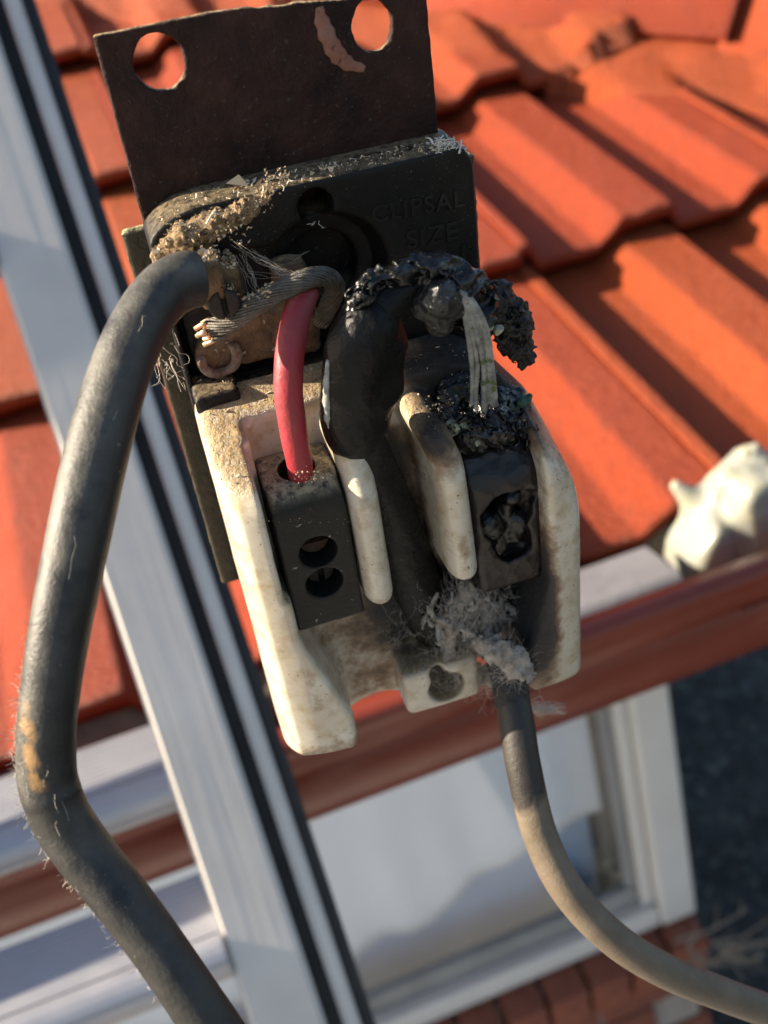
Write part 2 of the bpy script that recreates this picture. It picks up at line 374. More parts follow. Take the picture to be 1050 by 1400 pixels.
fr = b.n('ShaderNodeLayerWeight'); fr.inputs[0].default_value = .5; fac = b.rng(b.mth('POWER', fr.outputs['Facing'], 3.0), 0, 1, .07, .9); mx = b.n('ShaderNodeMixShader'); b.l(fac, mx.inputs[0]); b.l(t1.outputs[0], mx.inputs[1]); b.l(g1.outputs[0], mx.inputs[2]); b.l(mx.outputs[0], b.out.inputs[0])
M_glass = b.m
b = NB('white plastic film'); M_bag = b.set(Base_Color=b.mix(b.rng(b.noise(60, 4), .35, .65), (.33, .32, .24), (.27, .28, .26)), Roughness=.28, Subsurface_Weight=.5, Subsurface_Radius=(.02, .018, .009), Subsurface_Scale=.6, Normal=b.bump(b.noise(90, 5, .6), .002, .6))

# ================================================================== GROUND
def ground():
    n = 70; r = np.concatenate([np.linspace(-6, 9, n)]); V = []; F = []
    xs = np.concatenate([[-300, -60, -15], r, [25, 80, 300]]); ys = np.concatenate([[-300, -60, -15], np.linspace(-6, 9, n), [25, 80, 300]])
    gx, gy = np.meshgrid(xs, ys, indexing='ij'); z = .03*fbm((gx, gy, gx*0), 1.3, 4)*(np.abs(gx) < 20)*(np.abs(gy) < 20)
    V = np.stack([gx, gy, z], -1).reshape(-1, 3); m = len(ys)
    F = [(i*m+j, (i+1)*m+j, (i+1)*m+j+1, i*m+j+1) for i in range(len(xs)-1) for j in range(m-1)]
    o = link('ground', meshdata('ground', V, F), M_ground); o['kind'] = 'structure'
    parts = []
    for _ in range(5200):                                 # low leaves of the bed beside the house
        x, y = random.uniform(.78, 3.4), random.uniform(.4, 4.6); a = random.uniform(0, 6.28); s = random.uniform(.025, .06); t = random.uniform(.2, 1.1)
        d = np.array((math.cos(a), math.sin(a), 0)); e = np.array((-d[1], d[0], 0)); c = np.array((x, y, .03 + random.random()*.16)); up = np.array((0, 0, 1.))
        parts.append((np.array([c, c + d*s*.5*math.cos(t) + e*s*.35 + up*s*.5*math.sin(t), c + d*s*1.1*math.cos(t) + up*s*math.sin(t), c + d*s*.5*math.cos(t) - e*s*.35 + up*s*.5*math.sin(t)]), [(0, 1, 2), (0, 2, 3)]))
    v, f = join(parts); g = link('ground_cover', meshdata('ground_cover', v, f, False), M_leaf); g['kind'] = 'stuff'; g['label'] = 'dark low ground cover growing beside the brick house'; g['category'] = 'ground cover'
ground()
o = link('bounce_slab', meshdata('bounce_slab', *bbox((-7, -7, .0), (.74, 1.38, .06)), False), pbr('pale bounce slab', (.34, .33, .315), (.29, .285, .27), 6, (.8, .95), 0, (60, .003))); o['kind'] = 'structure'  # unseen pale slab, added to bounce light onto the shaded fronts

# ================================================================== HOUSE
house = empty('brick_house', Matrix.Translation((0, 1.4, 0)), 'red brick house with red painted tile roof, gutter and white framed window', 'house')
def hp(name, v, f, mat, parent=None, **k):
    o = hm(name, v, f, mat, None, **k); p = parent or house; o.parent = p; 
    if p is house: o.matrix_parent_inverse = Matrix.Translation((0, -1.4, 0))
    return o
EAVE_X, EAVE_Y = .0, .564
ru = np.array((0, math.cos(PITCH), math.sin(PITCH))); rt = np.array((0, -math.sin(PITCH), math.cos(PITCH)))
HW = -.5182797                                           # height of the rib tops over the camera, along the roof normal
def roofpt(x, s, t): return np.array((x, 0, 0)) + ru*s + rt*(HW + t)
P0 = .14
def prof(x):
    k = (x - .282) % P0
    pts = [(0, -.020), (.024, 0), (.075, 0), (.084, -.020), (P0, -.020)]
    for (a, ha), (b_, hb) in zip(pts, pts[1:]):
        if k <= b_: return ha + (hb-ha)*(k-a)/(b_-a)
    return -.020
pv = np.vectorize(prof)
def sprof(xs):
    return sum(pv(xs + d) for d in np.linspace(-.0014, .0014, 7))/7
under = []
xs = np.array((-2.6, 1.45)); v = [roofpt(x, s, -.095) for x in xs for s in (.44, 3.2)] + [roofpt(x, s, -.115) for x in xs for s in (.44, 3.2)]
roof = hp('roof', np.array(v), [(0, 2, 3, 1), (4, 5, 7, 6), (0, 4, 6, 2), (1, 3, 7, 5), (0, 1, 5, 4), (2, 6, 7, 3)], M_wallin)
def bisect_hip(m, c):
    b = bmesh.new(); b.from_mesh(m)
    bmesh.ops.bisect_plane(b, geom=b.verts[:]+b.edges[:]+b.faces[:], plane_co=(c, 0, 0), plane_no=(1, 1, 0), clear_outer=True)
    k = len(b.faces); b.to_mesh(m); b.free(); return k
HIP = 1.95                                               # X + Y along the hip line
rows = [.398, .716, 1.036, 1.356, 1.676, 1.996]
for ri, s0 in enumerate(rows):
    for ci in range(-6, 5):
        x0 = .344 + .28*ci
        if x0 + s0*.924 + .198 > HIP + .1: continue
        xs = np.linspace(x0, x0+.280, 96); ss = np.concatenate([[0, .0015, .005], np.linspace(.012, .40, 16)]); h = sprof(xs)
        h = h + np.where(xs - x0 < .0135, .0012, 0)       # side lap riding on the neighbour
        dz = random.uniform(-.002, .002); tw = random.uniform(-.002, .002); sk = random.uniform(-.004, .004)
        top = []; bot = []
        for j, s in enumerate(ss):
            rnd = (-.0045, -.002, -.0006)[j] if j < 3 else 0
            for i, x in enumerate(xs):
                er = .0018*vnoise(np.array([x*60.]), np.array([ri*7.]), np.array([ci*3.+s*40]))[0] if j < 3 else 0
                t = h[i] - .026*(s/.318) + dz + tw*(x-x0-.14)/.14 + rnd
                top.append(roofpt(x, s0 + sk + s + er, t)); bot.append(roofpt(x, s0 + sk + s + .002, t - .013))
        n, m_ = len(xs), len(ss); V = top + bot; o = len(top); F = []
        for j in range(m_-1):
            for i in range(n-1):
                a = j*n+i; F.append((a, a+1, a+n+1, a+n)); F.append((o+a, o+a+n, o+a+n+1, o+a+1))
        for i in range(n-1): F.append((i, o+i, o+i+1, i+1))
        for j in range(m_-1):
            a = j*n; F.append((a, a+n, o+a+n, o+a)); a = j*n+n-1; F.append((a, o+a, o+a+n, a+n))
        V = np.array(V) + np.array((0, 0, CAM[2])); me = meshdata('tile', V, F); bmfix(me)
        if bisect_hip(me, HIP) < 3: bpy.data.meshes.remove(me); continue
        link('tile', me, M_tile, roof)
# hip caps along the corner, with painted pointing below them
hd = np.array((-1, 1, math.tan(PITCH))); hd /= np.linalg.norm(hd)
hs = np.array((-1, -1, 0))/math.sqrt(2)                  # towards our roof plane, level
hu = np.cross(hs, hd); hu = hu if hu[2] > 0 else -hu
def hip_at(a):
    x = 1.20 - a; y = HIP - x; z = y*math.tan(PITCH) + (HW)/math.cos(PITCH); return np.array((x, y, z))
for k in range(6):
    c = hip_at(-.12 + k*.265); sect = [(-.115, -.050), (-.06, .022), (-.035, .042), (0, .048), (.035, .042), (.06, .022), (.115, -.050)]
    V = []; rings = [0, .004, .012, .2, .40]
    for j, r in enumerate(rings):
        for inn in (0, 1):
            for (a, h) in sect:
                lift = .030 - .020*r/.4 - (.004 if j == 0 else 0); f_ = 1 - .12*inn
                V.append(c + hd*r + hs*a*f_ + hu*(h + lift - .014*inn))
    F = []; n = len(sect)
    for j in range(len(rings)-1):
        for i in range(n-1):
            a = j*2*n+i; F.append((a, a+1, a+2*n+1, a+2*n)); a += n; F.append((a, a+2*n, a+2*n+1, a+1))
        for e in (0, n-1): a = j*2*n+e; F.append((a, a+2*n, a+3*n, a+n))
    for i in range(n-1):
        F.append((i, i+n, i+n+1, i+1)); a = (len(rings)-1)*2*n+i; F.append((a, a+1, a+n+1, a+n))
    hp('ridge_cap', np.array(V), F, M_tile, roof, smooth=True)
def pointing():
    na, nb = 260, 16; V = []
    av = np.linspace(-.35, 1.25, na); wv = np.linspace(0, 1, nb)
    for a in av:
        c = hip_at(a); wid = .098 + .016*fbm((np.array([a*6.]), np.array([0.]), np.array([2.])), 1, 3)[0] + .012*math.sin(a*44)
        for w in wv:
            p = c + hs*(.098 + w*wid)
            s = (p[1]*math.cos(PITCH) + p[2]*math.sin(PITCH)); s = p[1]/math.cos(PITCH)*1.0
            # height of the tiles below this spot
            srow = (p[1] - (-HW*0))/1.0
            q = np.array((p[0], p[1])); yy = p[1]; sv = (yy + math.sin(PITCH)*HW)/math.cos(PITCH)
            ph = float(sprof(np.array([p[0]]))[0]); r0 = max([r for r in rows if r <= sv] or [rows[0]]); th = ph - .026*(sv-r0)/.318
            e = w**2.2; t = (1-e)*(max(th, -.022) + .016*(1-w)) + e*(th - .004) + .0045*fbm((np.array([p[0]*28]), np.array([yy*28]), np.array([1.])), 1, 3)[0] + .003
            if w == 1: t = th - .02
            V.append(roofpt(p[0], sv, t))
    F = [(i*nb+j, i*nb+j+1, (i+1)*nb+j+1, (i+1)*nb+j) for i in range(na-1) for j in range(nb-1)]
    hp('ridge_pointing', np.array(V), F, M_tile, roof, smooth=True)
pointing()
# far side of the hip
v = [hip_at(a) - np.array((0, 0, .03)) for a in (-.7, 2.0)]; v += [v[0] + np.array((.6, 0, -.25)), v[1] + np.array((2.0, 0, -.83))]; v += [q - np.array((0, 0, .05)) for q in v]
hp('hip_slope', np.array(v), [(0, 1, 3, 2), (4, 6, 7, 5), (0, 2, 6, 4), (1, 5, 7, 3), (0, 4, 5, 1), (2, 3, 7, 6)], M_tile, roof)
# eave mortar and fascia
def mort():
    xs = np.linspace(-2.4, 1.3, 700); V = []; h = sprof(xs)
    for i, x in enumerate(xs):
        y0 = .585 + .006*fbm((np.array([x*30.]), np.array([0.]), np.array([0.])), 1, 3)[0]
        zt = -.327 + h[i] - .014; V += [(x, y0, zt), (x, y0 - .012, zt - .012), (x, y0 - .006, -.385), (x, y0, -.392)]
    F = [(4*i+k, 4*i+4+k, 4*i+5+k, 4*i+1+k) for i in range(len(xs)-1) for k in range(3)]
    hp('eave_mortar', np.array(V), F, M_mortar, roof, smooth=True)
mort()
hp('fascia', *bbox((-2.6, .588, -.47), (1.25, .608, -.385)), M_gutter)
hp('soffit', *bbox((-2.6, .61, -.478), (1.25, 1.40, -.4685)), M_frame)
# gutter with overflow slots in its face
def gutter():
    sec = [(.586, -.345), (.584, -.395), (.50, -.400), (.484, -.394), (.474, -.380), (.4665, -.366), (.4665, -.3505), (.4665, -.3475), (.467, -.340), (.4655, -.335), (.4625, -.332), (.4625, -.3275), (.466, -.325), (.478, -.3255), (.478, -.3295)]
    cuts = [-2.6]; slots = []                             # overflow slots
    for k in range(-14, 8): a = .285 + .16*k; slots.append((a, a+.030))
    for a, b_ in slots: cuts += [a, b_]
    cuts.append(1.25); V = []; n = len(sec)
    for x in cuts: V += [(x, y, z) for y, z in sec]
    F = []
    for i in range(len(cuts)-1):
        hole = any(abs(cuts[i]-a) < 1e-6 for a, _ in slots)
        for j in range(n-1):
            if hole and j == 6: continue
            F.append((i*n+j, (i+1)*n+j, (i+1)*n+j+1, i*n+j+1))
    o = hp('gutter', np.array(V), F, M_gutter, smooth=True)
    md = o.modifiers.new('sheet', 'SOLIDIFY'); md.thickness = .0012; md.offset = 0
    for e in (-2.6, 1.25): hp('gutter_end', *extrude([(y, z) for y, z in sec], 0, e, e+.002), M_gutter, o)
gutter()
# wall with window
WY = 1.40; SZ = -1.705; CX = .706
wall = hp('wall', *bbox((-2.6, WY+.012, -2.6), (CX-.02, WY+.11, SZ-.02)), M_joint)
hp('side_wall', *bbox((CX-.12, WY+.111, -2.6), (CX-.012, WY+6, -.47)), M_joint, wall)
hp('end_wall', *bbox((-2.6, WY+.111, -2.6), (-2.5, WY+3.6, -.47)), M_joint, wall); hp('back_wall', *bbox((-2.498, WY+3.5, -2.6), (CX-.121, WY+3.6, -.47)), M_joint, wall)
hp('ceiling', *bbox((-2.6, WY+.003, -.468), (CX-.012, WY+3.6, -.455)), M_frame)
hp('upper_wall', *bbox((-2.6, WY+.02, -.62), (CX-.13, WY+.10, -.476)), M_joint, wall)
bm_ = [bbox((-.038, -.115, -.055), (.038, .0, .055), .004, 2) for _ in range(1)][0]
sill_me = []
for k in range(4):
    v, f = bm_; v = np.array(v); nz = np.stack([fbm((v[:, 0]*60+k*9, v[:, 1]*60, v[:, 2]*60), 1, 2) for _ in range(3)], 1)*.002
    m = meshdata('brick', v+nz, f, False); m.materials.append(M_brick); sill_me.append(m)
for k in range(30):
    x = CX - .045 - k*.0865
    o = bpy.data.objects.new('brick', sill_me[k % 4]); COL.objects.link(o); o.parent = wall
    o.location = Wp(x, WY + .075, SZ - .035); o.rotation_euler = (math.radians(14) + random.uniform(-.02, .02), random.uniform(-.02, .02), random.uniform(-.015, .015))
str_me = []
for k in range(4):
    v, f = bbox((-.115, 0, -.038), (.115, .1, .038), .003, 1); m = meshdata('brick', np.array(v)+rng.normal(0, .0008, np.array(v).shape), f, False); m.materials.append(M_brick); str_me.append(m)
kk = 0
for c in range(9):
    z = SZ - .145 - c*.086
    for i in range(9):
        x = CX - .115 - i*.24 - (.12 if c % 2 else 0); 
        o = bpy.data.objects.new('brick', str_me[kk % 4]); kk += 1; COL.objects.link(o); o.parent = wall; o.location = Wp(x, WY + random.uniform(0, .004), z)
# window
win = hp('window', *bbox((.628, WY-.002, -1.690), (CX-.004, WY+.07, -.625), .006, 2), M_frame)
win['label'] = 'white framed window'
win.name = 'window'
hp('frame', *bbox((-2.2, WY+.004, -1.690), (.626, WY+.068, -1.645), .005, 2), M_frame, win)
hp('frame', *bbox((-2.2, WY+.004, -.66), (.626, WY+.068, -.63), .005, 2), M_frame, win)
hp('sash', *bbox((-2.15, WY+.03, -1.642), (.600, WY+.055, -1.600), .004, 2), M_seal, win)
hp('sash', *bbox((.602, WY+.02, -1.642), (.6255, WY+.055, -.66), .003, 2), M_frame, win)
hp('sash', *bbox((.580, WY+.032, -1.598), (.599, WY+.052, -.66), .002, 2), M_seal, win)
hp('pane', *bbox((-2.15, WY+.040, -1.600), (.582, WY+.044, -.655)), M_glass, win)
def curtain():
    xs = np.linspace(-2.1, .60, 320); zs = np.linspace(0, 1, 30); V = []
    for x in xs:
        hem = -1.615 + float(np.interp(x, [-2, -.3, -.1, .02, .07, .12, .17, .21, .26, .31, .37, .45, .6], [.03, .05, .02, .015, .04, .058, .050, .045, .075, .105, .115, .135, .15]))
        for t in zs:
            z = -.62 + (hem + .62)*t; V.append((x, WY + .115 + .006*math.sin(x*26)*t + .003*math.sin(x*57+2)*t, z))
    n = len(zs); F = [(i*n+j, (i+1)*n+j, (i+1)*n+j+1, i*n+j+1) for i in range(len(xs)-1) for j in range(n-1)]
    o = hp('curtain', np.array(V), F, M_sheet, win, smooth=True); md = o.modifiers.new('cloth', 'SOLIDIFY'); md.thickness = .001
curtain()
hp('room_wall', *bbox((-2.2, WY+.155, -1.9), (.57, WY+.17, -.5)), M_room, win)

def twigs():
    out = []; rr = random.Random(3)
    for k in range(16):
        a = np.array((CX - .05 + rr.uniform(-.05, .06), WY - .10 + rr.uniform(-.05, .02), SZ + .02 + rr.uniform(-.03, .06)))
        d = np.array((rr.uniform(-.2, 1), rr.uniform(-.6, .2), rr.uniform(-.35, .35))); L_ = rr.uniform(.06, .15)
        P = resample([a, a + d*L_*.5 + np.array((0, 0, rr.uniform(-.02, .02))), a + d*L_], 10); out.append(tubeverts(P, np.linspace(.0032, .0012, 10), 6))
        for j in range(2):
            b0 = P[rr.randint(3, 8)]; out.append(tubeverts(np.array([b0, b0 + np.array((rr.uniform(-.04, .06), rr.uniform(-.04, .02), rr.uniform(-.05, .05)))]), [.0016, .0008], 5))
    v, f = join(out); v[:, 2] += CAM[2]; o = link('dry_twigs', meshdata('dry_twigs', v, f), pbr('bleached dry twig', (.24, .22, .19), (.17, .15, .125), 60, (.8, .95)))
    tag(o, 'pale dry twigs tangled at the corner of the brick window sill', 'twigs')
twigs()

# ================================================================== LADDER
ld = nrm((0, -.424, -.906)); lm = nrm((0, -.906, .424)); lx = np.array((1., 0, 0))
LO = MW @ (np.array(((207-525)/FPX, (1000-700)/FPX, 1))*.468); LO[0] = -.0415
LAD = Matrix([[1, -0, 0, LO[0]], [0, -ld[1], lm[1], LO[1]], [0, -ld[2], lm[2], LO[2] + CAM[2]], [0, 0, 0, 1]])   # x right, y up the ladder, z out
lad = empty('aluminium_ladder', LAD, 'silver aluminium ladder leaning on the red gutter', 'ladder')
def lp(name, v, f, mat, bev=0, parent=None, smooth=False):
    m = meshdata(name, v, f, smooth); b = bmesh.new(); b.from_mesh(m); bmesh.ops.recalc_face_normals(b, faces=b.faces[:])
    if bev: bmesh.ops.bevel(b, geom=[e for e in b.edges if e.calc_face_angle(0) > .6], offset=bev, segments=3, affect='EDGES')
    b.to_mesh(m); b.free(); return link(name, m, mat, parent or lad)
LB, LT = -2.45, .75
lp('stile', *extrude([(LB, 0), (LT, 0), (LT, -.032), (LB, -.032)], 0, 0, .0315) if False else bbox((0, LB, -.034), (.0315, LT, 0)), M_alu, .0022)
lp('gap_shade', *bbox((.0317, LB, -.032), (.0385, LT, -.016)), M_rail_shade)  # black bar painted in for the shaded gap beside the stile
lp('rail_flange', *bbox((.0387, LB, -.030), (.0462, LT, -.005)), M_alu, .0018)
lp('rail_gap_shade', *bbox((.0464, LB, -.034), (.0525, LT, -.014)), M_rail_shade, .001)
for dx in (-.36,):
    lp('stile', *bbox((dx-.0315, LB, -.034), (dx, LT, 0)), M_alu, .0022); lp('rail_flange', *bbox((dx-.046, LB, -.030), (dx-.038, LT, -.005)), M_alu, .0018)
    lp('gap_shade', *bbox((dx-.038, LB, -.032), (dx-.0317, LT, -.016)), M_rail_shade)
# rungs: flat ribbed tread on top, rounded nose in front (profile in ladder y/z, tread kept level)
tl = math.radians(25)
def rung(yc, zc):
    pr = []
    tread = np.linspace(.046, .004, 22)
    for i, a in enumerate(tread): pr.append((-a + .020, .0115 + (.0009 if i % 2 else 0)))
    for t in np.linspace(90, -110, 14): pr.append((.016 + .0115*math.cos(math.radians(t)), .0115*math.sin(math.radians(t))))
    pr += [(.0, -.011), (-.024, -.004)]
    # rotate so that the tread is level: forward (towards the viewer) and up
    q = []
    for fz, uy in pr:
        y = uy*math.cos(tl) - fz*math.sin(tl)*1.0; z = fz*math.cos(tl) + uy*math.sin(tl); q.append((yc + y, zc + z))
    return extrude(q, 0, -.36, 0)
for k in range(-6, 2): lp('rung', *rung(-.098 + .33*k, -.022), M_alu2)
q_ = MW @ (np.array(((115-525)/FPX, (1093-700)/FPX, 1))*.520) - LO
for k in range(-6, 2): lp('rung', *rung(-q_.dot(ld) + .33*k, q_.dot(lm)), M_alu2)      # rungs of the rear section
for k in (): lp('rung_collar', *bbox((-.006, -.098+.33*k-.0175, -.030), (-.0005, -.098+.33*k+.018, -.003), .002), M_alu2)

# bar lying in the gutter, and crumpled plastic
pr = [(.561, -.345), (.523, -.3455)] + [(.5225 - .0085*math.sin(t), -.354 + .0085*math.cos(t)) for t in np.linspace(0, 1.57, 7)] + [(.514, -.366), (.518, -.369), (.561, -.369)]
o = hm('white_batten', *extrude(pr, 0, .02, .278), M_bar, bev=.0015); tag(o, 'pale batten lying inside the red gutter below the roof tiles', 'batten')

def bag():
    c = np.array((.346, .545, -.343))
    f = lambda p: (lambda q: smin(smin(smax(smax(rbox((q[0], q[1] + q[2]*.25, q[2]), (0, .004, -.008), (.050, .024, .046), .009) - .009*np.abs(fbm((q[0]+.4*q[2], q[1], q[2]*.5), 26, 1)) - .0025*np.abs(fbm(q, 80, 3)) + .002, (q[0]*-.62 + q[2]*.55) - .0285, .008), (q[0]*.66+q[2]*.62) - .036, .01),
        caps(q, (-.012, .0, .028), (.006, .004, .040), .011, .010) - .004*fbm(q, 120, 2), .006), caps(q, (-.040, .02, .03), (-.022, .012, .005), .004, .014), .008) + .012*np.exp(-((q[0]+.022+q[2]*.2)**2)/.00005)*np.clip((-q[1]), 0, .02)/.02)([p[i]-c[i] for i in range(3)])
    v, F = nets(f, c-np.array((.07, .06, .07)), c+np.array((.08, .06, .07)), .0018)
    o = hm('plastic_bag', v, F, M_bag, smooth=True); tag(o, 'crumpled white plastic bag stuffed between the roof tiles and the gutter', 'plastic bag')
bag()

# ================================================================== FUSE HOLDER (fuse millimetres: x right, y up, z out)
fuse = empty('burnt_fuse_holder', FUSE, 'burnt white porcelain service fuse holder on a rusty steel bracket', 'fuse holder')
def sdf(name, f, lo, hi, h, mat, parent=fuse, soot=None, bv=True):
    v, F = nets(f, lo, hi, h)
    return fm(name, v, F, mat, parent, True, bv, soot)
# rusty bracket
def f_br(p):
    e = .35*fbm(p, .55, 3)
    q = bx(p, (-19.0, 40, -1.3), (27.7, 71.2, 0.02), .35) + e*.5
    q = np.maximum(q, p[1] - (72.6 - (p[0]+19)*.085) + e)
    for (px, py, r, sy) in ((218, 86, 3.55, 1.05), (509, 36, 3.0, 1.16)):
        c = on(px, py, 0); q = np.maximum(q, -(ln(p[0]-c[0], (p[1]-c[1])/sy) - r + .20*fbm(p, 1.3, 2) + .12*fbm(p, .5, 2)))
    return q
sdf('mounting_bracket', f_br, (-20, 39, -2), (29, 75, 1), .26, M_rust)
pts = resample([on(x, y, .4) for x, y in ((437, 10), (443, 36), (456, 66), (474, 86), (500, 95))], 40)
v, f = tubeverts(pts, 1.05*np.sin(np.linspace(.35, 2.9, 40))+.25, 10, lambda t, th: 1+.12*np.sin(7*t*6+th*2)); v[:, 2] = .02 + (v[:, 2]-.4)*.28; v[:, 0] += .35*np.sin(v[:, 1]*2.1)*0 + .25*fbm(v.T.astype(np.float32), .9, 2)
M_blis = pbr('flaking rust scab', (.20, .062, .028), (.24, .125, .095), 260, (.55, .8), 0, (1100, .0003), None, ((.12, .05, .03), 700, .6))
fm('rust_scab', v, f, M_blis, fuse)
# rear steel plate
sdf('backing_plate', lambda p: bx(p, (-22.6, -29, -4.4), (34.0, 43.2, -2.6), .3) + .12*fbm(p, .8, 2), (-24, -31, -6), (36, 45, -1), .45, M_rear)
# black bakelite base
def f_base(p):
    x, y, z = p
    q = bx(p, (-19.3, -48, -2.4), (30.4, 49.6, 8), .7)
    q = smax(q, ln(np.maximum(np.abs(x-5.55)-18.3, 0), np.maximum(y-43, 0)) - 6.6 + np.where(y < 43, -20, 0)*0 - np.where(np.abs(x-5.55) < 18.3, 0, 0), .6) if False else q
    # rounded upper corners
    cl = (ln(np.maximum(-9.3-x, 0)/1.9, np.maximum(y-43.3, 0)) - 5.3); cr = ln(np.maximum(x-25.4, 0), np.maximum(y-44.6, 0)) - 5.0
    q = smax(smax(q, cl, .5), cr, .5)
    q = smax(q, (y + (z-8)*-.0) - (48.6 + (8-z)*.16), .4)
    q = smax(q, -bx(p, (-18.4, 41.2, 3.0), (-12.0, 43.6, 20), .8), .5)      # slots in the upper corner
    q = smax(q, -bx(p, (-18.3, 37.6, 3.0), (-13.5, 39.6, 20), .7), .4)
    q = smax(q, -caps(p, (5.7, 44.6, 2), (5.7, 44.6, 14), 2.7), .4)     # screw hole
    q = smax(q, -np.maximum(ln(x-6.0, y-33.8) - 9.6 + .35*(8-z), 3.4-z), .6)
    q = smax(q, -np.maximum(ln(x-6.0, y-33.4) - 5.6, -1.0-z), .5)
    q = smax(q, -bx(p, (-18.2, 17.5, 3.0), (7, 40.4, 20), .8), .6)       # terminal well
    return q
sdf('base', f_base, (-20.5, -49.5, -3.2), (31.6, 51.5, 9), .42, M_bake)
# raised lettering
M_letter = pbr('highlighted raised bakelite', (.0065, .006, .0058), (.011, .010, .009), 600, (.34, .5), 0, None, None, None, 5, .35)  # paler than the base, standing in for highlights on the letter edges
def letters(txt, px, py, px2, py2, size):
    a = on(px, py, 8.0); b_ = on(px2, py2, 8.0); c = bpy.data.curves.new('raised_lettering', 'FONT'); c.body = txt; c.size = size/1000; c.extrude = .00022; c.bevel_depth = .00006; c.space_character = 1.12
    o = bpy.data.objects.new('raised_lettering', c); COL.objects.link(o); o.parent = fuse; c.materials.append(M_letter)
    ang = math.atan2(b_[1]-a[1], b_[0]-a[0]); bpy.context.view_layer.update(); m = bpy.data.meshes.new_from_object(o); bpy.data.objects.remove(o); bpy.data.curves.remove(c)
    o = bpy.data.objects.new('raised_lettering', m); COL.objects.link(o); o.parent = fuse; o.location = (a[0]/1000, a[1]/1000, .00800); o.rotation_euler = (0, 0, ang); o['label'] = 'raised lettering reading ' + txt
letters('CLIPSAL', 508, 305, 640, 280, 3.75)
letters('SIZE', 556, 340, 632, 325, 4.1)
letters('No 1', 566, 371, 632, 358, 4.0)
# porcelain body
def f_porc(p):
    x, y, z = p; d = -y
    q = bx(p, (-19.2, -60, 7.6), (38.6, 30, 31.2), 2.6)
    q = smax(q, ((-20.0 + .36*(z-10)) - d)*.94, 3.2)                     # drafted upper end
    q = smax(q, (.80*(x-29.2) - .60*(d+12.8+.30*(20-z))) , 5.0)           # right shoulder
    q = smax(q, (-.62*(x+19.2) + .785*(z-31.2)) + 2.6, 5.0)              # rounded outer edges
    q = smax(q, (.70*(x-38.6) + .714*(z-31.2)) + 1.6, 3.5)
    q = smax(q, (d - (47.0 + .40*(30-z)))*.93, 2.2)                      # drafted lower end
    cav = bx(p, (-12.6, -17.5, 16), (31.4, 60, 60), .8)
    low = np.maximum(np.maximum(16.5 - z, 15.5 - d), -100)
    lft = smax(-12.6 - x, np.where(d > 17, -12.6 + (np.clip(d, 17, 38)-17)*.30, -12.6) - x, 1)
    rgt = smax(x - 31.4, x - np.where(d > 20, 31.4 - np.clip((d-20)*.30, 0, 4.6), 31.4), 1)
    cav = smax(np.maximum(16.0 - z, -80 - d), np.maximum(lft, rgt), 2.0)
    q = smax(q, -cav, 1.6)
    r1 = x - np.interp(d, [-17, -13, -9, 15], [1.2, 1.7, 2.1, 2.2]); r2 = x - np.interp(d, [-17, -13, -8, 15], [13.6, 14.7, 16.1, 16.9])
    def rib(r, hw, d0, d1, ztop, tilt):
        zt = ztop - np.clip(-(d+6), 0, 20)*tilt
        rr = hw - .15; k = ln(np.maximum(np.abs(r)-(hw-rr), 0), np.maximum(np.maximum(d0+rr-d, d-d1+rr), 0)/1.0, np.maximum(z-(zt-rr*1.7), 0)/1.7) - rr
        k = k - np.clip((zt-rr-z)*.035, 0, .5)
        return np.maximum(k, 8-z)
    q = smin(q, rib(r1, 2.45, -15.8, 15.8, 30.6, .38), 1.2); q = smin(q, rib(r2, 2.6, -15.0, 15.8, 30.8, .45), 1.2)
    q = smax(q, -(ln(x-.4, d-57.2) - 6.2), 1.2)                          # arch in the lower edge
    tab = smax(bx(p, (4.6, -51.4, 11.5), (19.6, -40.0, 23.8), 1.6), -smin(caps(p, (12.8, -46.2, 15.5), (12.8, -46.2, 40), 3.5), caps(p, (11.4, -43, 20), (11.0, -40, 30), 1.5), 1.5), .8)
    q = smin(q, tab, 1.0)
    q = smax(q, -caps(p, (12.8, -46.2, 4), (12.8, -46.2, 40), 3.3), .5)
    q = smax(q, -bx(p, (19.9, -80, 5), (26.9, -38, 40), 1.5), 1.2)       # cable exit
    q = smax(q, -bx(p, (-13.4, -9, 20.3), (-4, 40, 60), .8), .8)        # slot behind the left terminal
    return q + .10*fbm(p, .16, 2)
def soot(p):
    x, y, z = p; d = -y; g = lambda c, s: np.exp(-sum(((a-b_)/k)**2 for a, b_, k in zip((x, d, z), c, s)))
    s = 1.25*g((27, -15, 15), (12.0, 8.5, 15)) + 1.35*g((28.8, 33, 25), (4.0, 14, 9)) + .30*g((0, 33, 16), (16, 18, 3)) + .22*g((-9, 20, 16), (5, 26, 6)) + 1.2*g((8.3, 6, 16), (4.6, 26, 6.5)) + 1.2*g((25, 12, 17), (6.3, 18, 7.0)) + 1.25*g((24.5, 31, 17), (6.5, 9.5, 7))
    s += .75*g((13.4, -14, 29), (4.0, 5.5, 5)) + .55*g((31, 18, 29), (2.0, 12, 5)) + .5*g((17, 30, 16), (7, 9, 5)) + .5*g((8, -19, 13), (7, 5, 8)) + .35*g((4, 30, 15), (6, 9, 4)) + .22*g((0, 47, 16), (8, 5, 6)) + .34*g((-15, 45.5, 29), (7, 3.0, 6)) + .28*g((1.5, 14.5, 30), (3, 2.5, 4)) + .3*g((-8, 45, 29), (3, 3, 6)) + .25*g((-12, 30, 30), (1.6, 10, 3)) + .35*g((16.5, 8, 31), (1.2, 5, 3)) + .22*g((34, -3, 27), (6, 7, 6))
    s -= .9*g((11.2, -14, 16), (2.6, 5, 7)) + .7*g((36.2, -8, 28.5), (3, 3, 3.5))
    return np.clip(s, 0, 1.2)
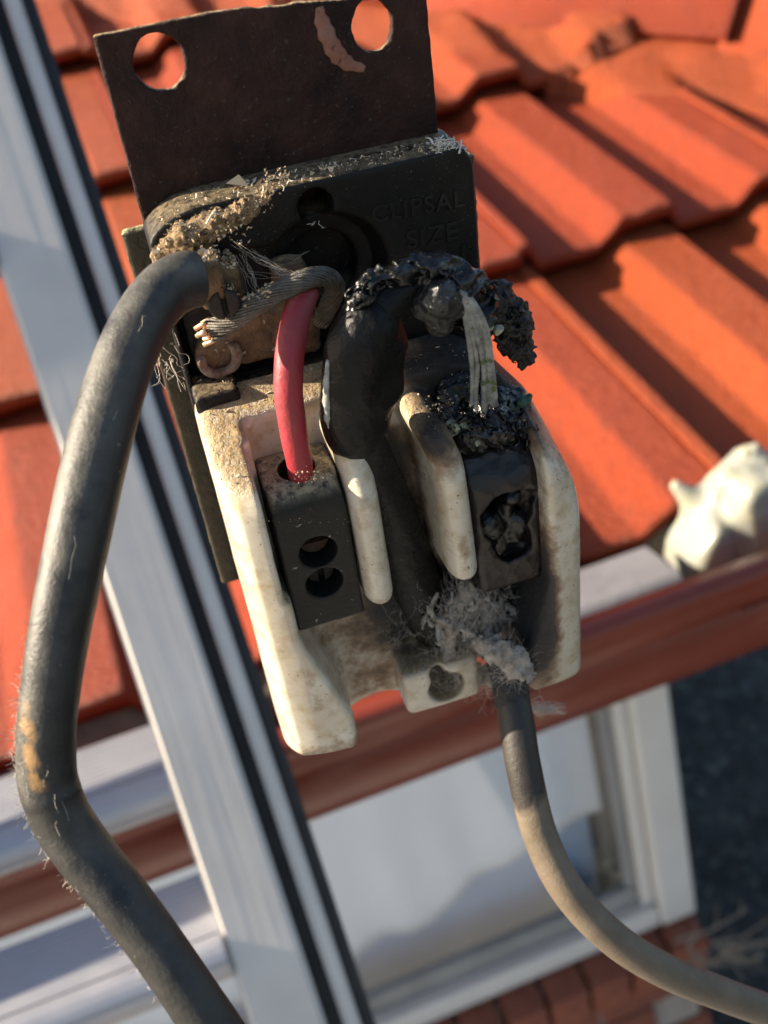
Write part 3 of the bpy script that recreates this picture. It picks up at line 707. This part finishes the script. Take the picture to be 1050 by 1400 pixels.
sdf('porcelain_body', f_porc, (-20.2, -53, 6.8), (39.8, 24, 32.4), .36, M_porc, soot=soot)
# left terminal cover
def f_tc(p):
    x, y, z = p; d = -y
    q = bx(p, (-12.3, -17.4, 16.3), (-.75, 10.3, 28.2), .55)
    q = smax(q, (-(d+8.6)*.72 + (z-27.4)*.70)*.95, 1.6)
    q = smax(q, -caps(p, (-6.4, 16, 24.0), (-6.4, 7.6, 20.5), 2.9), .5)
    for c in (-2.0, -8.5): q = smax(q, -caps(p, (-6.4, c, 17.5), (-6.4, c, 40), 3.05), .35)
    return q + .06*fbm(p, .5, 2)
tc = sdf('terminal_cover', f_tc, (-13.4, -18.6, 15.6), (.4, 14.6, 29.4), .26, M_block)
for k, c in enumerate((-2.0, -8.5)):
    f_s = lambda p, c=c: smax(smax(ln(p[0]+6.4, p[1]-c) - 2.45, np.abs(p[2]-21.6)-3.4, .4), -bx(p, (-6.85 if k else -9.5, c-3.2 if k else c-.42, 23.6), (-5.95 if k else -3, c+3.2 if k else c+.42, 30), .1), .15) + .12*fbm(p, 1.2, 3)
    sdf('screw', f_s, (-9.6, c-3.2, 16.5), (-3.2, c+3.2, 26.3), .16, M_rscrew if k == 0 else M_screw, tc)
# right burnt terminal
def f_bt(p):
    x, y, z = p; d = -y
    xx = x - (d-8)*.02
    q = rbox((xx, y, z), (25.7, -8.6, 21.5), (6.1, 13.9, 5.8), 1.6)
    q = smax(q, (-(d+.4)*.62 + (z-27.2)*.70), 1.2)
    q = q + .22*fbm(p, .22, 3)
    cr = smin(caps(p, (25.0, -5.8, 26.6), (26.4, -13.5, 26.0), 4.0, 3.2), caps(p, (28.6, -4.0, 27), (27.6, -6, 27), 2.2), 1.2)
    q = smax(q, -(cr + .7*fbm(p, .55, 3)), .7)
    return q
bt = sdf('burnt_terminal', f_bt, (19, -23.5, 15.4), (33, 6.5, 28.6), .28, M_melt)
bt['label'] = 'charred right terminal block with melted crater'
f_bl = lambda p: smin(smin(smin(caps(p, (22.8, -8.0, 25.2), (23.4, -9.4, 25.0), 2.3), caps(p, (28.0, -9.6, 24.8), (27.2, -12.6, 24.4), 2.1), .3), smin(caps(p, (27.0, -4.0, 25.0), (27.2, -3.8, 25.5), 1.7), caps(p, (25.4, -9.4, 23.6), (25.6, -11.0, 23.4), 2.0), .3), .3), caps(p, (24.2, -14.5, 24.6), (27.0, -4.0, 23.6), 1.7), .4) + .35*fbm(p, .8, 3)
sdf('melted_residue', f_bl, (20, -18, 20.5), (31, -1.5, 28.6), .22, M_tar, bt)
# brass clamp on the left
fm('terminal_clamp', *bbox((-17.6, 37.4, 6.5), (-10.2, 43.6, 15.8), .8), M_brass, fuse)
fm('terminal_clamp', *bbox((-14.0, 35.0, 5.2), (-7.6, 41.0, 13.2), .7), M_brass, fuse)
fm('terminal_plate', *bbox((-17.4, 19.2, 3.2), (-8.0, 36.0, 5.4), .5), M_bake, fuse)
f_tp = lambda p: smin(smin(bx(p, (-13.5, 21.6, 3), (2.6, 29.6, 7.2), .9), bx(p, (-2.6, 20.5, 3), (3.4, 36.5, 6.8), 1.4), 1.5), smax(ln(p[0]+13.6, p[1]-24.6)-3.3, np.abs(p[2]-5.0)-2.2, .5), .4) + .7*fbm(p, .4, 4)
sdf('terminal_bar', f_tp, (-18.5, 17.5, 2), (6, 39, 11), .33, M_corr)
ts = on(302, 404, 12.5)
f_sc = lambda p: smax(smax(ln(p[0]-ts[0], p[1]-ts[1]) - 2.35, np.abs(p[2]-13.0)-3.0, .4), -bx(p, (ts[0]-.35, ts[1]-4, 14.8), (ts[0]+.35, ts[1]+4, 20), .1), .2)
sdf('terminal_screw', f_sc, (ts[0]-3, ts[1]-3, 9), (ts[0]+3, ts[1]+3, 17), .2, M_screw)
sdf('ledge', lambda p: bx(p, (-18.7, 17.2, 4), (-11.6, 20.9, 12.6), .9) + .2*fbm(p, .7, 2), (-19.8, 16, 3), (-10.5, 22, 14), .3, M_bake)
wc = on(300, 490, 8.5)
f_wa = lambda p: smax(ln(ln(p[0]-wc[0], p[1]-wc[1]) - 2.9, p[2]-7.8) - .8 + .35*fbm(p, .9, 3), (p[0]-wc[0])*-.2 + (p[1]-wc[1]) - 1.2, .4)
sdf('solder_ring', f_wa, (wc[0]-5, wc[1]-5, 6), (wc[0]+5, wc[1]+5, 11), .26, pbr('pale rust ring', (.30, .235, .19), (.13, .06, .032), 500, (.6, .9), 0, (1200, .0004)))

# ================================================================== CABLES
def cable(name, path, rad, mat, label, n=200, seg=28, rfun=None, stain=None, parent=None, bv=True, cat='cable'):
    P = resample(path, n); R_ = np.interp(np.linspace(0, 1, n), np.linspace(0, 1, len(rad)), rad) if not np.isscalar(rad) else rad
    v, f = tubeverts(P, R_, seg, rfun)
    o = fm(name, v, f, mat, parent, True, bv, stain)
    if parent is None: tag(o, label, cat)
    return o
nz = lambda p: 0*p[0]
LC = [at(*q) for q in ((268, 382, 146), (252, 384, 145), (222, 402, 144), (190, 447, 142), (160, 520, 140), (131, 625, 138), (106, 740, 137), (82, 860, 137), (67, 960, 138), (63, 1030, 139), (71, 1090, 140), (104, 1150, 141), (150, 1208, 141), (205, 1280, 141), (265, 1367, 141), (330, 1470, 142), (420, 1640, 146), (520, 1900, 155))]
def st_left(p):
    n = fbm(p, .35, 3); c1 = at(44, 1000, 136); c2 = at(50, 1060, 137); c3 = at(75, 1130, 138)
    s = sum(a*np.exp(-((p[0]-c[0])/1.3)**2 - ((p[1]-c[1])/k)**2) for c, k, a in ((c1, 7, .9), (c2, 5, .9), (c3, 3, .3)))
    return np.clip(s*(.45+1.1*n), 0, .7)
kink = lambda t, th: 1 + .03*np.sin(th*2 + t*20) + .07*np.exp(-((t-.585)/.014)**2)*np.cos(th+1.) - .016*np.exp(-((t-.592)/.006)**2)*(1+np.cos(th+.3)) + .012*np.sin(t*90+th*3)*np.exp(-((t-.6)/.08)**2)
cable('black_cable', LC, [3.7, 3.85, 4.0, 4.05, 4.05, 4.05, 4.0, 3.95, 3.9, 3.85, 3.8, 3.7, 3.7, 3.7, 3.8, 4, 4.2], M_cable, 'thick black weathered cable looping down from the brass clamp at left', 320, 40, kink, st_left)
RW = [on(418, 398, 15), on(408, 425, 18), on(399, 465, 21), on(394, 520, 23.5), on(399, 575, 24.5), on(408, 625, 24.5), on(413, 660, 22.5), on(416, 690, 18)]
cable('red_wire', RW, [2.05, 2.1, 2.15, 2.15, 2.1, 2.0, 1.95, 1.9], M_red, 'red insulated wire running into the left terminal of the fuse holder', 120, 24, lambda t, th: 1+.015*np.sin(t*40+th), nz, cat='wire')
RC = [at(*q) for q in ((691, 898, 192), (697, 935, 192), (706, 985, 191), (716, 1050, 190), (738, 1140, 190), (775, 1215, 190), (835, 1280, 192), (905, 1325, 196), (990, 1360, 203), (1080, 1392, 212), (1250, 1450, 235), (1500, 1520, 280))]
def st_soot_shadow(p): return np.clip((56.5 + 2.2*fbm(p, .5, 3) - .35*(p[0]-20) + p[1])/4.0, 0, 1)  # soot and the holder's cast shadow, both painted black on the cable
rc = cable('grey_cable', RC, [2.2, 3.0, 3.2, 3.2, 3.15, 3.15, 3.15, 3.15, 3.15, 3.2, 3.2, 3.2], M_cab2, 'grey brown sheathed cable leaving the bottom of the fuse holder to the right', 220, 32, None, st_soot_shadow)
f_cs = lambda p: chain(p, resample(RC, 24)[:4], [3.3]*4, .5) + .45*fbm(p, .45, 3) + .18*fbm(p, 1.6, 2)
a_ = resample(RC, 24)[:4]
sdf('scorched_shadow_sheath', f_cs, a_.min(0)-6, a_.max(0)+6, .4, mat_char('scorched shadow sheath', (.008, .0068, .006), (.022, .018, .015), (.12, .10, .08), (.45, .75), 350, .62), rc)  # scorching, its black also standing in for the holder's shadow
# charred middle cable
MC = [on(596, 858, 17), on(570, 795, 18.5), on(545, 735, 20), on(518, 665, 22), on(500, 610, 23.5), on(488, 548, 25.5), on(494, 480, 26), on(518, 425, 25), on(556, 395, 24), on(598, 395, 23.5), on(630, 415, 23)]
ch = cable('charred_cable', MC, [4.4, 4.7, 4.5, 4.1, 3.8, 3.8, 3.9, 3.8, 3.5, 3.2, 2.6], M_cable if False else pbr('sooty black insulation', (.002, .002, .0023), (.005, .0048, .0047), 160, (.22, .46), 0, (700, .0003), ((.20, .17, .13), .7, 1.1, 600), None, 5, .2), 'thick charred black cable arching over the middle of the fuse holder', 200, 36, lambda t, th: 1+.04*np.sin(th*2+t*9)+.025*np.sin(th*5+t*30))
SL = [on(484, 592, 24.4), on(482, 575, 24.8), on(482, 545, 25.5), on(488, 485, 26.2), on(506, 440, 25.8)]
def f_sl(p):
    pts = resample(SL, 14); q = chain(p, list(pts), list(np.linspace(3.9, 4.2, 14)), 1.5)
    e = on(545, 560, 26); 
    q = smin(q, chain(p, [on(515, 570, 24.5), on(522, 530, 25.5), on(532, 470, 25.5)], [2.0, 2.8, 2.6], 2), 2.2)
    gro = chain(p, [on(522, 620, 27), on(524, 540, 29.6), on(532, 460, 29.4)], [.5, 1.0, .6], 1)
    return q + .40*fbm((p[0], p[1]*.5, p[2]), .30, 3)
sdf('sleeve', f_sl, np.array([*map(min, zip(*SL))])-9, np.array([*map(max, zip(*SL))])+np.array((12, 9, 8)), .36, ch.data.materials[0], ch)
v, f = tubeverts(resample([on(449, 492, 27.4), on(447, 530, 27.4), on(449, 570, 27.0), on(455, 598, 26.6)], 24), .62*np.sin(np.linspace(.5, 2.6, 24)), 8, lambda t, th: 1+.25*np.sin(t*30+th*3))
fm('sleeve_edge', v, f, M_greycr, ch)
f_cr = lambda p: (chain(p, [on(482, 418, 26), on(510, 388, 26.2), on(548, 372, 25.8), on(590, 368, 25.0), on(625, 388, 24.6), on(648, 420, 24), on(660, 450, 23.4)], [.7, 1.1, 1.3, 2.4, 3.4, 2.9, 1.2], 1.2) + 2.6*np.abs(fbm((p[0], p[1]*1.3, p[2]), .33, 1)) - .75 + .30*fbm(p, .9, 2) + .10*fbm(p, 2.4, 1))
sdf('crusted_insulation', f_cr, on(470, 470, 22)-np.array((4, 4, 5)), on(675, 330, 27)+np.array((3, 2, 4)), .27, mat_char('blistered insulation', (.0025, .0025, .003), (.008, .008, .0085), (.15, .15, .135), (.06, .30), 330, .68, .0003), ch)
f_bb = lambda p: smin(chain(p, [on(578, 418, 27), on(600, 408, 28), on(622, 420, 27.5)], [2.0, 2.8, 1.8], 1), caps(p, on(600, 440, 27), on(598, 432, 27.5), 2.1, 2.0), .6) + .35*fbm(p, .6, 3)
sdf('melted_blob', f_bb, on(560, 465, 24)-2, on(645, 380, 28)+np.array((2, 2, 4)), .27, mat_char('shiny melted bead', (.006, .006, .006), (.02, .02, .019), (.2, .2, .185), (.05, .3), 500, .66), ch)
def flakes(path, n, spread, size, mat, par, along=0., name='char_flakes'):
    P = resample(path, 60); out = []
    for _ in range(n):
        c = P[random.randint(0, 59)] + rng.normal(0, 1, 3)*spread; j_ = random.randint(0, 58); a = rng.normal(0, 1, 3)*.8 + along*nrm(P[j_+1]-P[j_]); a /= np.linalg.norm(a); c = P[j_] + rng.normal(0, 1, 3)*spread; b_ = np.cross(a, rng.normal(0, 1, 3)); b_ /= np.linalg.norm(b_); nn = np.cross(a, b_); L_ = size*random.uniform(.5, 1.8); w2 = size*random.uniform(.2, .6); V = []
        for k in range(4):
            t = k/3; q = c + a*L_*(t-.5) + nn*L_*.35*math.sin(t*3.1)*random.uniform(.4, 1); ww = w2*(.4+math.sin(.5+t*2.2))*.8
            V += [q - b_*ww, q + b_*ww, q + b_*ww*.8 - nn*.10, q - b_*ww*.8 - nn*.10]
        F = [(3, 2, 1, 0), (12, 13, 14, 15)] + [(4*k+e, 4*k+(e+1) % 4, 4*k+4+(e+1) % 4, 4*k+4+e) for k in range(3) for e in range(4)]
        out.append((np.array(V), F))
    fm(name, *join(out), mat, par)
M_flk = mat_char('curled char flake', (.003, .003, .0035), (.012, .012, .013), (.22, .22, .20), (.08, .35), 600, .60)
flakes([on(482, 416, 27), on(510, 386, 27.2), on(548, 370, 26.8), on(590, 366, 26.5), on(625, 386, 27)], 80, np.array((.6, .7, .6)), 1.5, M_flk, ch, 1.8)
flakes([on(600, 380, 28.5), on(635, 395, 28), on(650, 425, 27)], 45, np.array((1.6, 1.4, .6)), 1.0, M_flk, ch)
flakes([on(605, 565, 23), on(640, 575, 24), on(680, 580, 24), on(715, 600, 24)], 170, np.array((1.4, 1.6, .8)), 1.0, M_flk, ch)
flakes([on(655, 398, 20), on(690, 425, 20), on(717, 488, 20)], 70, np.array((1.3, 1.3, .8)), .9, M_charlump, ch)
flakes([on(684, 905, 22.5), on(700, 895, 22.5), on(722, 915, 21)], 60, np.array((.8, 1.2, .6)), 1.0, M_flk, ch)
flakes([on(680, 800, 20), on(720, 860, 20), on(735, 800, 20)], 120, np.array((1.4, 1.6, 1.2)), 1.1, M_flk, ch)
# hanging curl of burnt insulation
f_fl = lambda p: chain(p, [on(655, 398, 19), on(680, 412, 18), on(697, 438, 17.5), on(706, 465, 17.5), on(717, 488, 18)], [1.5, 2.7, 3.0, 2.4, 1.5], 1) + 2.4*np.abs(fbm(p, .55, 2)) - .5 + .8*fbm(p, 1.4, 2)
sdf('burnt_flap', f_fl, on(640, 520, 15)-4, on(740, 380, 20)+4, .28, M_charlump, ch)
# bare strands
parts = []
for k, (dx, rr) in enumerate(((-16, .36), (-11, .46), (-4, .52), (0, .44), (5, .55), (9, .42))):
    pth = [on(618+dx*.6, 394, 28.2), on(640+dx*.7, 412, 28.7), on(655+dx, 448, 27.8), on(663+dx*1.1+random.uniform(-2, 2), 495, 25.8+random.uniform(-.3, .3)), on(665+dx*1.25+random.uniform(-2, 2), 535, 23.8), on(666+dx*1.4+random.uniform(-3, 3), 552+random.uniform(-8, 14), 23.2)]
    parts.append(tubeverts(resample(pth, 60), rr, 8, lambda t, th, k=k: 1+.20*np.sin(th*2+k+t*3)+.12*np.sin(t*17+k*3+th*3)+.07*np.sin(t*90+th*4)))
fm('bare_strands', *join(parts), M_ash, ch)
# char mass over the right terminal
f_cm = lambda p: smin(chain(p, [on(608, 570, 20), on(640, 590, 21.5), on(670, 580, 22.3), on(705, 590, 20.5), on(726, 615, 22)], [2.0, 2.8, 2.8, 2.2, 1.2], 1.5), chain(p, [on(625, 540, 16), on(660, 560, 18), on(700, 555, 17)], [3.5, 3.0, 2.5], 2), 1.5) + 2.6*np.abs(fbm(p, .40, 2)) - .9 + .4*fbm(p, 1.1, 2)
sdf('char_mass', f_cm, on(590, 650, 14)-np.array((4, 4, 3)), on(740, 520, 24)+np.array((4, 4, 6)), .3, M_tar, bt)
for i, (px, py, z, r) in enumerate(((622, 585, 23.5, 1.15), (632, 577, 23.4, 1.0), (614, 592, 23.2, .8), (648, 603, 24, .8), (718, 548, 20, 1.1), (705, 565, 20, .9), (682, 452, 25.4, .8), (668, 448, 25.6, .7))):
    c = on(px, py, z); f_g = lambda p, c=c, r=r: ln(p[0]-c[0], p[1]-c[1], p[2]-c[2]) - r + .9*r*fbm(p, .9, 3)
    o = sdf('corrosion_crumb', f_g, c-2.4*r, c+2.4*r, .2, M_green if i < 4 or i > 5 else pbr('verdigris', (.06, .12, .08), (.02, .03, .025), 600, (.6, .9)), bt)
# twisted earth strands at the left terminal
SP = [on(292, 452, 13), on(320, 438, 14.5), on(352, 416, 16), on(388, 395, 17), on(420, 381, 17), on(446, 379, 15), on(458, 392, 12), on(452, 412, 9), on(438, 440, 7)]
B = resample(SP, 150); parts = []
T = np.gradient(B, axis=0); T /= np.linalg.norm(T, axis=1)[:, None]; U = np.cross(T, (0, 0, 1.)); U /= np.linalg.norm(U, axis=1)[:, None]; Bn = np.cross(T, U)
for ring, (cnt, rad, sr) in enumerate(((20, 1.28, .215), (10, .80, .25))):
    for k in range(cnt):
        ph = 2*np.pi*k/cnt + np.linspace(0, 9.0, 150)*(1 if ring == 0 else -1); fray = 1 + .5*np.clip(1-np.linspace(0, 9, 150), 0, 1)*random.uniform(.0, 1.1)
        parts.append(tubeverts(B + (U*np.cos(ph)[:, None] + Bn*np.sin(ph)[:, None])*(rad*fray*(1+.05*np.sin(np.linspace(0, 23, 150)*(1+.1*k)+k*2.1)))[:, None], sr, 6))
sc_ = fm('stranded_wire', *join(parts), M_strand, None); tag(sc_, 'twisted bare grey copper strands bent over above the red wire', 'wire')
parts = []
for k in range(16):
    a = B[0] + U[0]*random.uniform(-1.7, 1.7) + Bn[0]*random.uniform(-1.7, 1.7); parts.append(tubeverts(np.array([a, a - T[0]*.7, a - T[0]*random.uniform(1.2, 2.0) + rng.normal(0, .25, 3)]), .4, 6))
fm('frayed_end', *join(parts), M_tip, sc_)

# ================================================================== FLUFF, WEBS, CRUMBS
def f_flf(p):
    q = smin(chain(p, [on(630, 805, 21), on(618, 850, 21.5), on(610, 905, 21.5)], [.9, 1.5, 1.4], 2), chain(p, [on(640, 805, 21.5), on(660, 835, 21.5), on(655, 880, 21), on(690, 910, 20.5)], [1.1, 1.5, 1.4, 1.7], 2), 1.5)
    q = smin(q, caps(p, on(628, 920, 21), on(700, 925, 19.5), 1.6, 2.0), 2)
    q = smin(q, chain(p, [on(662, 878, 24), on(682, 892, 30), on(704, 906, 33.5), on(716, 922, 32)], [1.8, 2.0, 2.2, 1.4], 1.5), 1.2)
    return q + 3.6*np.abs(fbm((p[0]*1.4, p[1]*.8, p[2]*1.4), .30, 2)) - .6 + .9*fbm((p[0]*1.5, p[1]*.6, p[2]*1.5), 1.1, 3)
fl = sdf('fibre_clump', f_flf, on(590, 950, 20)-np.array((3, 3, 5)), on(730, 780, 23)+np.array((3, 3, 15)), .28, M_fluff, None, None, True); tag(fl, 'grey scorched fibre clump stuck above the bottom cable', 'fibre clump')
wisps = []
for k in range(46):
    a = on(random.gauss(622, 16), random.uniform(805, 850), random.uniform(20.5, 23)) if k < 26 else on(random.gauss(665, 22), random.uniform(815, 890), random.uniform(20, 22.5))
    e = a + np.array((random.gauss(-.6, 1.2), -random.uniform(3, 8.5), random.gauss(.2, .8))) if k < 26 else a + np.array((random.gauss(1.0, 3), -random.uniform(1.5, 6), random.gauss(.2, .8)))
    m = [a] + [a + (e-a)*t + rng.normal(0, .75, 3) for t in (.3, .6, .8)] + [e]; ph = random.random()*9; r0 = random.uniform(.25, .75)
    wisps.append(tubeverts(resample(m, 26), r0*np.sin(np.linspace(.35, 2.9, 26))**.7, 7, lambda t, th, ph=ph: (1+.35*np.sin(t*19+ph+th*2)+.25*np.sin(t*47+th*3+ph))*np.where(np.abs(np.sin(th*.5+ph)) > .5, 1, .55)))
fm('fibre_wisps', *join(wisps), M_fluff, fl)
hair = []
def strand(a, b_, sag, r, k=8, wob=.5):
    a = np.array(a); b_ = np.array(b_); m = [a] + [a + (b_-a)*t + np.array((0, -sag*math.sin(t*3.14), 0)) + rng.normal(0, wob, 3) for t in (.25, .5, .75)] + [b_]
    hair.append(tubeverts(resample(m, k), r, 3, cap=False))
for _ in range(1100):
    c = on(random.gauss(648, 30), random.uniform(800, 940), random.uniform(20, 25)); strand(c, c + rng.normal(0, 3.0, 3)*np.array((.7, 1.3, .5)), .3, random.uniform(.012, .028), 10, .3)
for _ in range(220):
    c = on(random.gauss(697, 10), random.uniform(885, 935), random.uniform(32, 36)); strand(c, c + rng.normal(0, 2.2, 3)*np.array((.9, 1.1, .5)), .3, random.uniform(.012, .028), 10, .3)
for _ in range(45):                                       # tuft blowing off the right cable
    a = on(random.uniform(720, 735), random.uniform(955, 975), 18); strand(a, on(random.uniform(735, 775), random.uniform(962, 978), 17), .3, .05, 8, .5)
for _ in range(70):
    a = on(random.uniform(525, 570), random.uniform(835, 900), 17); strand(a, a + rng.normal(0, 2.2, 3), .3, .022, 9, .3)
for _ in range(320):
    t = random.uniform(.42, .80); i = int(t*319); P_ = resample(LC, 320); c = P_[i]; T_ = P_[min(i+1, 319)]-P_[i-1]; T_ /= np.linalg.norm(T_); nrm_ = np.cross(T_, (0, 0, 1.)); nrm_ /= np.linalg.norm(nrm_); nrm_ = nrm_ if nrm_[0] < 0 else -nrm_
    d = nrm_ + rng.normal(0, .35, 3); d /= np.linalg.norm(d); a = c + d*3.95; strand(a, a + d*random.uniform(.2, .8) + rng.normal(0, .5, 3), 0, random.uniform(.02, .04), 5, .1)
for _ in range(11):
    i = random.randint(40, 200); c = P_[i]; T_ = P_[i+1]-P_[i-1]; T_ /= np.linalg.norm(T_); d = np.array((random.uniform(-.8, .4), random.uniform(-.3, .5), 1.)); d -= T_*d.dot(T_); d /= np.linalg.norm(d); a = c + d*4.08; strand(a, a + T_*random.uniform(-6, 6) + rng.normal(0, .8, 3)*np.array((1, 1, .1)), 0, .022, 9, .2)
v, f = join(hair); o = fm('loose_fibres', v, f, M_web, None, True, False); o['kind'] = 'stuff'; o['label'] = 'loose grey fibres sticking out around the scorched clump'; o['category'] = 'fibres'; hair = []
for a, b_ in (((330, 345, 12), (350, 395, 14)), ((318, 330, 13), (405, 372, 17)), ((345, 350, 12), (395, 380, 16)), ((358, 350, 10), (400, 378, 16)), ((340, 365, 13), (345, 392, 15)), ((330, 375, 12), (345, 410, 14)), ((338, 372, 12), (410, 372, 16)), ((342, 340, 12), (390, 378, 16)), ((325, 350, 13), (350, 400, 15)), ((395, 350, 9), (420, 345, 9))):
    for _ in range(3): strand(on(*a) + rng.normal(0, .35, 3), on(*b_) + rng.normal(0, .35, 3), .5, .022, 10, .25)
for _ in range(16):
    c = on(random.uniform(212, 240), random.uniform(455, 500), 14); strand(c, c + np.array((rng.normal(0, .8), rng.normal(-3, 1.2), rng.normal(0, 1))), .4, .03, 10, .5)
for _ in range(3):
    c = on(random.uniform(427, 438), random.uniform(298, 308), 8.5); strand(c, c + rng.normal(0, .9, 3), .1, .05, 6, .3)
v, f = join(hair); o = fm('cobweb', v, f, M_web, None, True, False); tag(o, 'dusty grey cobweb threads strung across the black base beside the brass clamp', 'cobweb'); hair = []

f_pile = lambda p: chain(p, [on(222, 352, 10), on(250, 326, 9.5), on(290, 308, 9), on(330, 288, 8.6), on(365, 268, 8.2)], [1.2, 1.9, 1.7, 1.3, .7], 1.5) + 1.0*fbm(p, .55, 3) + .6*fbm(p, 1.7, 2)
o = sdf('debris_pile', f_pile, on(205, 385, 8)-np.array((0, 0, 4)), on(385, 250, 8)+np.array((0, 0, 6)), .26, pbr('packed brown debris', (.16, .095, .045), (.36, .25, .13), 900, (.8, .95), 0, (1800, .0006), None, ((.06, .035, .02), 1300, .58)), None); o['kind'] = 'stuff'; o['label'] = 'brown packed dust and seed debris piled over the brass clamp'; o['category'] = 'debris'
# crumbs and seed husks: dropped along gravity onto the foreground surfaces
vv, ff = join([(v, [tuple(q) for q in (f.tolist() if isinstance(f, np.ndarray) else f)]) for v, f in BV])
tree = BVHTree.FromPolygons([Vector(q) for q in vv], ff)
gdir = Vector((0, -1, .0)) + Vector((0, 0, 0)); gl = Vector(np.array([Fx, -Fd, FN]) @ DN_).normalized()
crumbs = []; splin = []
def drop(x, z, y=75, need=.35):
    o = Vector((x, y, z)) - gl*0
    hit, nor, i, d = tree.ray_cast(o, gl)
    if hit is None or nor.dot(-gl) < need: return None
    return np.array(hit), np.array(nor)
def chip(c, s, flat=.5):
    b = rng.normal(0, 1, (4, 3)); b /= np.linalg.norm(b, axis=1)[:, None]; b *= s*rng.uniform(.6, 1.2, (4, 1)); b[:, 2] *= flat
    crumbs.append((b + c, [(0, 1, 2), (0, 3, 1), (1, 3, 2), (0, 2, 3)]))
def rain(n, xr, zr, y, s, yband=None, need=.35, fn=None):
    k = 0
    for _ in range(n*6):
        if k >= n: break
        x = random.uniform(*xr); z = random.uniform(*zr)
        h = drop(x, z, y, need)
        if h is None: continue
        c, nn = h
        if yband and not (yband[0] < c[1] < yband[1]): continue
        (fn or chip)(c + nn*s*.35, s*math.exp(random.gauss(0, .45))); k += 1
def splinter(c, s):
    a = rng.normal(0, 1, 3); a[1] = abs(a[1])*.5; a /= np.linalg.norm(a); L_ = s*random.uniform(3, 8)
    splin.append(tubeverts(resample([c - a*L_*.5, c + rng.normal(0, .25, 3), c + a*L_*.5], 6), s*.3, 4))
rain(420, (-17, 29), (.5, 8), 58, .20, (44, 56)); rain(46, (-17, 29), (.3, 7.5), 58, .15, (44, 56), fn=splinter); rain(26, (-14, 29), (.3, 7.5), 58, .45, (44, 56)); rain(14, (-14, 28), (1, 7), 58, .8, (44, 56))
rain(60, (24, 29), (1, 8), 58, .22, (44, 56), fn=splinter)
rain(520, (-19, -4), (6, 17), 44.9 , .34, (36, 46)); rain(30, (-19, -6), (6, 16), 44.9, .13, (30, 46), fn=splinter)
rain(260, (-17, -2), (6, 12), 41.5, .30, (36, 43))
rain(900, (-19, 12), (8, 30), 23, .09, (8, 22)); rain(22, (-18, 10), (9, 26), 23, .28, (8, 22)); rain(10, (-18, 5), (9, 26), 23, .10, (8, 22), fn=splinter)
rain(80, (-12, 0), (18, 28), 15.5, .22, (5, 15)); rain(60, (-8, 3), (14, 26), 18, .3, (5, 18))
rain(160, (14, 36), (10, 30), 24, .2, (0, 22)); rain(120, (-18, 5), (3, 12), 30, .3, (16, 32))
for _ in range(150):                                      # husks along the upper slots and the clamp
    c = on(random.uniform(225, 340), random.uniform(295, 345), random.uniform(8.5, 14)); chip(c, random.uniform(.2, .5))
for _ in range(240):
    c = on(*[(255 + 110*t + random.gauss(0, 10), 322 - 48*t + random.gauss(0, 8)) for t in [random.random()]][0], random.uniform(8.4, 11)); chip(c, random.uniform(.12, .4))
for x, y, z in ((372, 246, 9), (386, 240, 8), (365, 255, 9.5)):
    for _ in range(30): chip(on(x, y, z) + rng.normal(0, .7, 3), .35)
for _ in range(60): chip(on(random.uniform(400, 445), random.uniform(640, 660), 27) + rng.normal(0, .3, 3), .2)
for _ in range(22): chip(on(random.uniform(366, 480), 712 - random.uniform(0, 1)*0, 28.3)*np.array((1, 1, 1)) + np.array((0, .0, .1)) + rng.normal(0, .2, 3) + np.array((0, 0, 0)), .14)
for _ in range(30): splinter(on(random.uniform(600, 625), random.uniform(195, 212), 7) + rng.normal(0, .4, 3), .22)
v, f = join(crumbs); o = fm('dust_crumbs', v, f, M_crumb, None, False, False); o['kind'] = 'stuff'; o['label'] = 'tan dust crumbs and seed husks scattered over the fuse holder'; o['category'] = 'crumbs'
v, f = join(splin); o = fm('straw_splinters', v, f, pbr('pale straw', (.55, .48, .36), (.75, .72, .66), 700, (.5, .8)), None, True, False); o['kind'] = 'stuff'; o['label'] = 'pale straw splinters and white flakes lying on the fuse holder'; o['category'] = 'splinters'
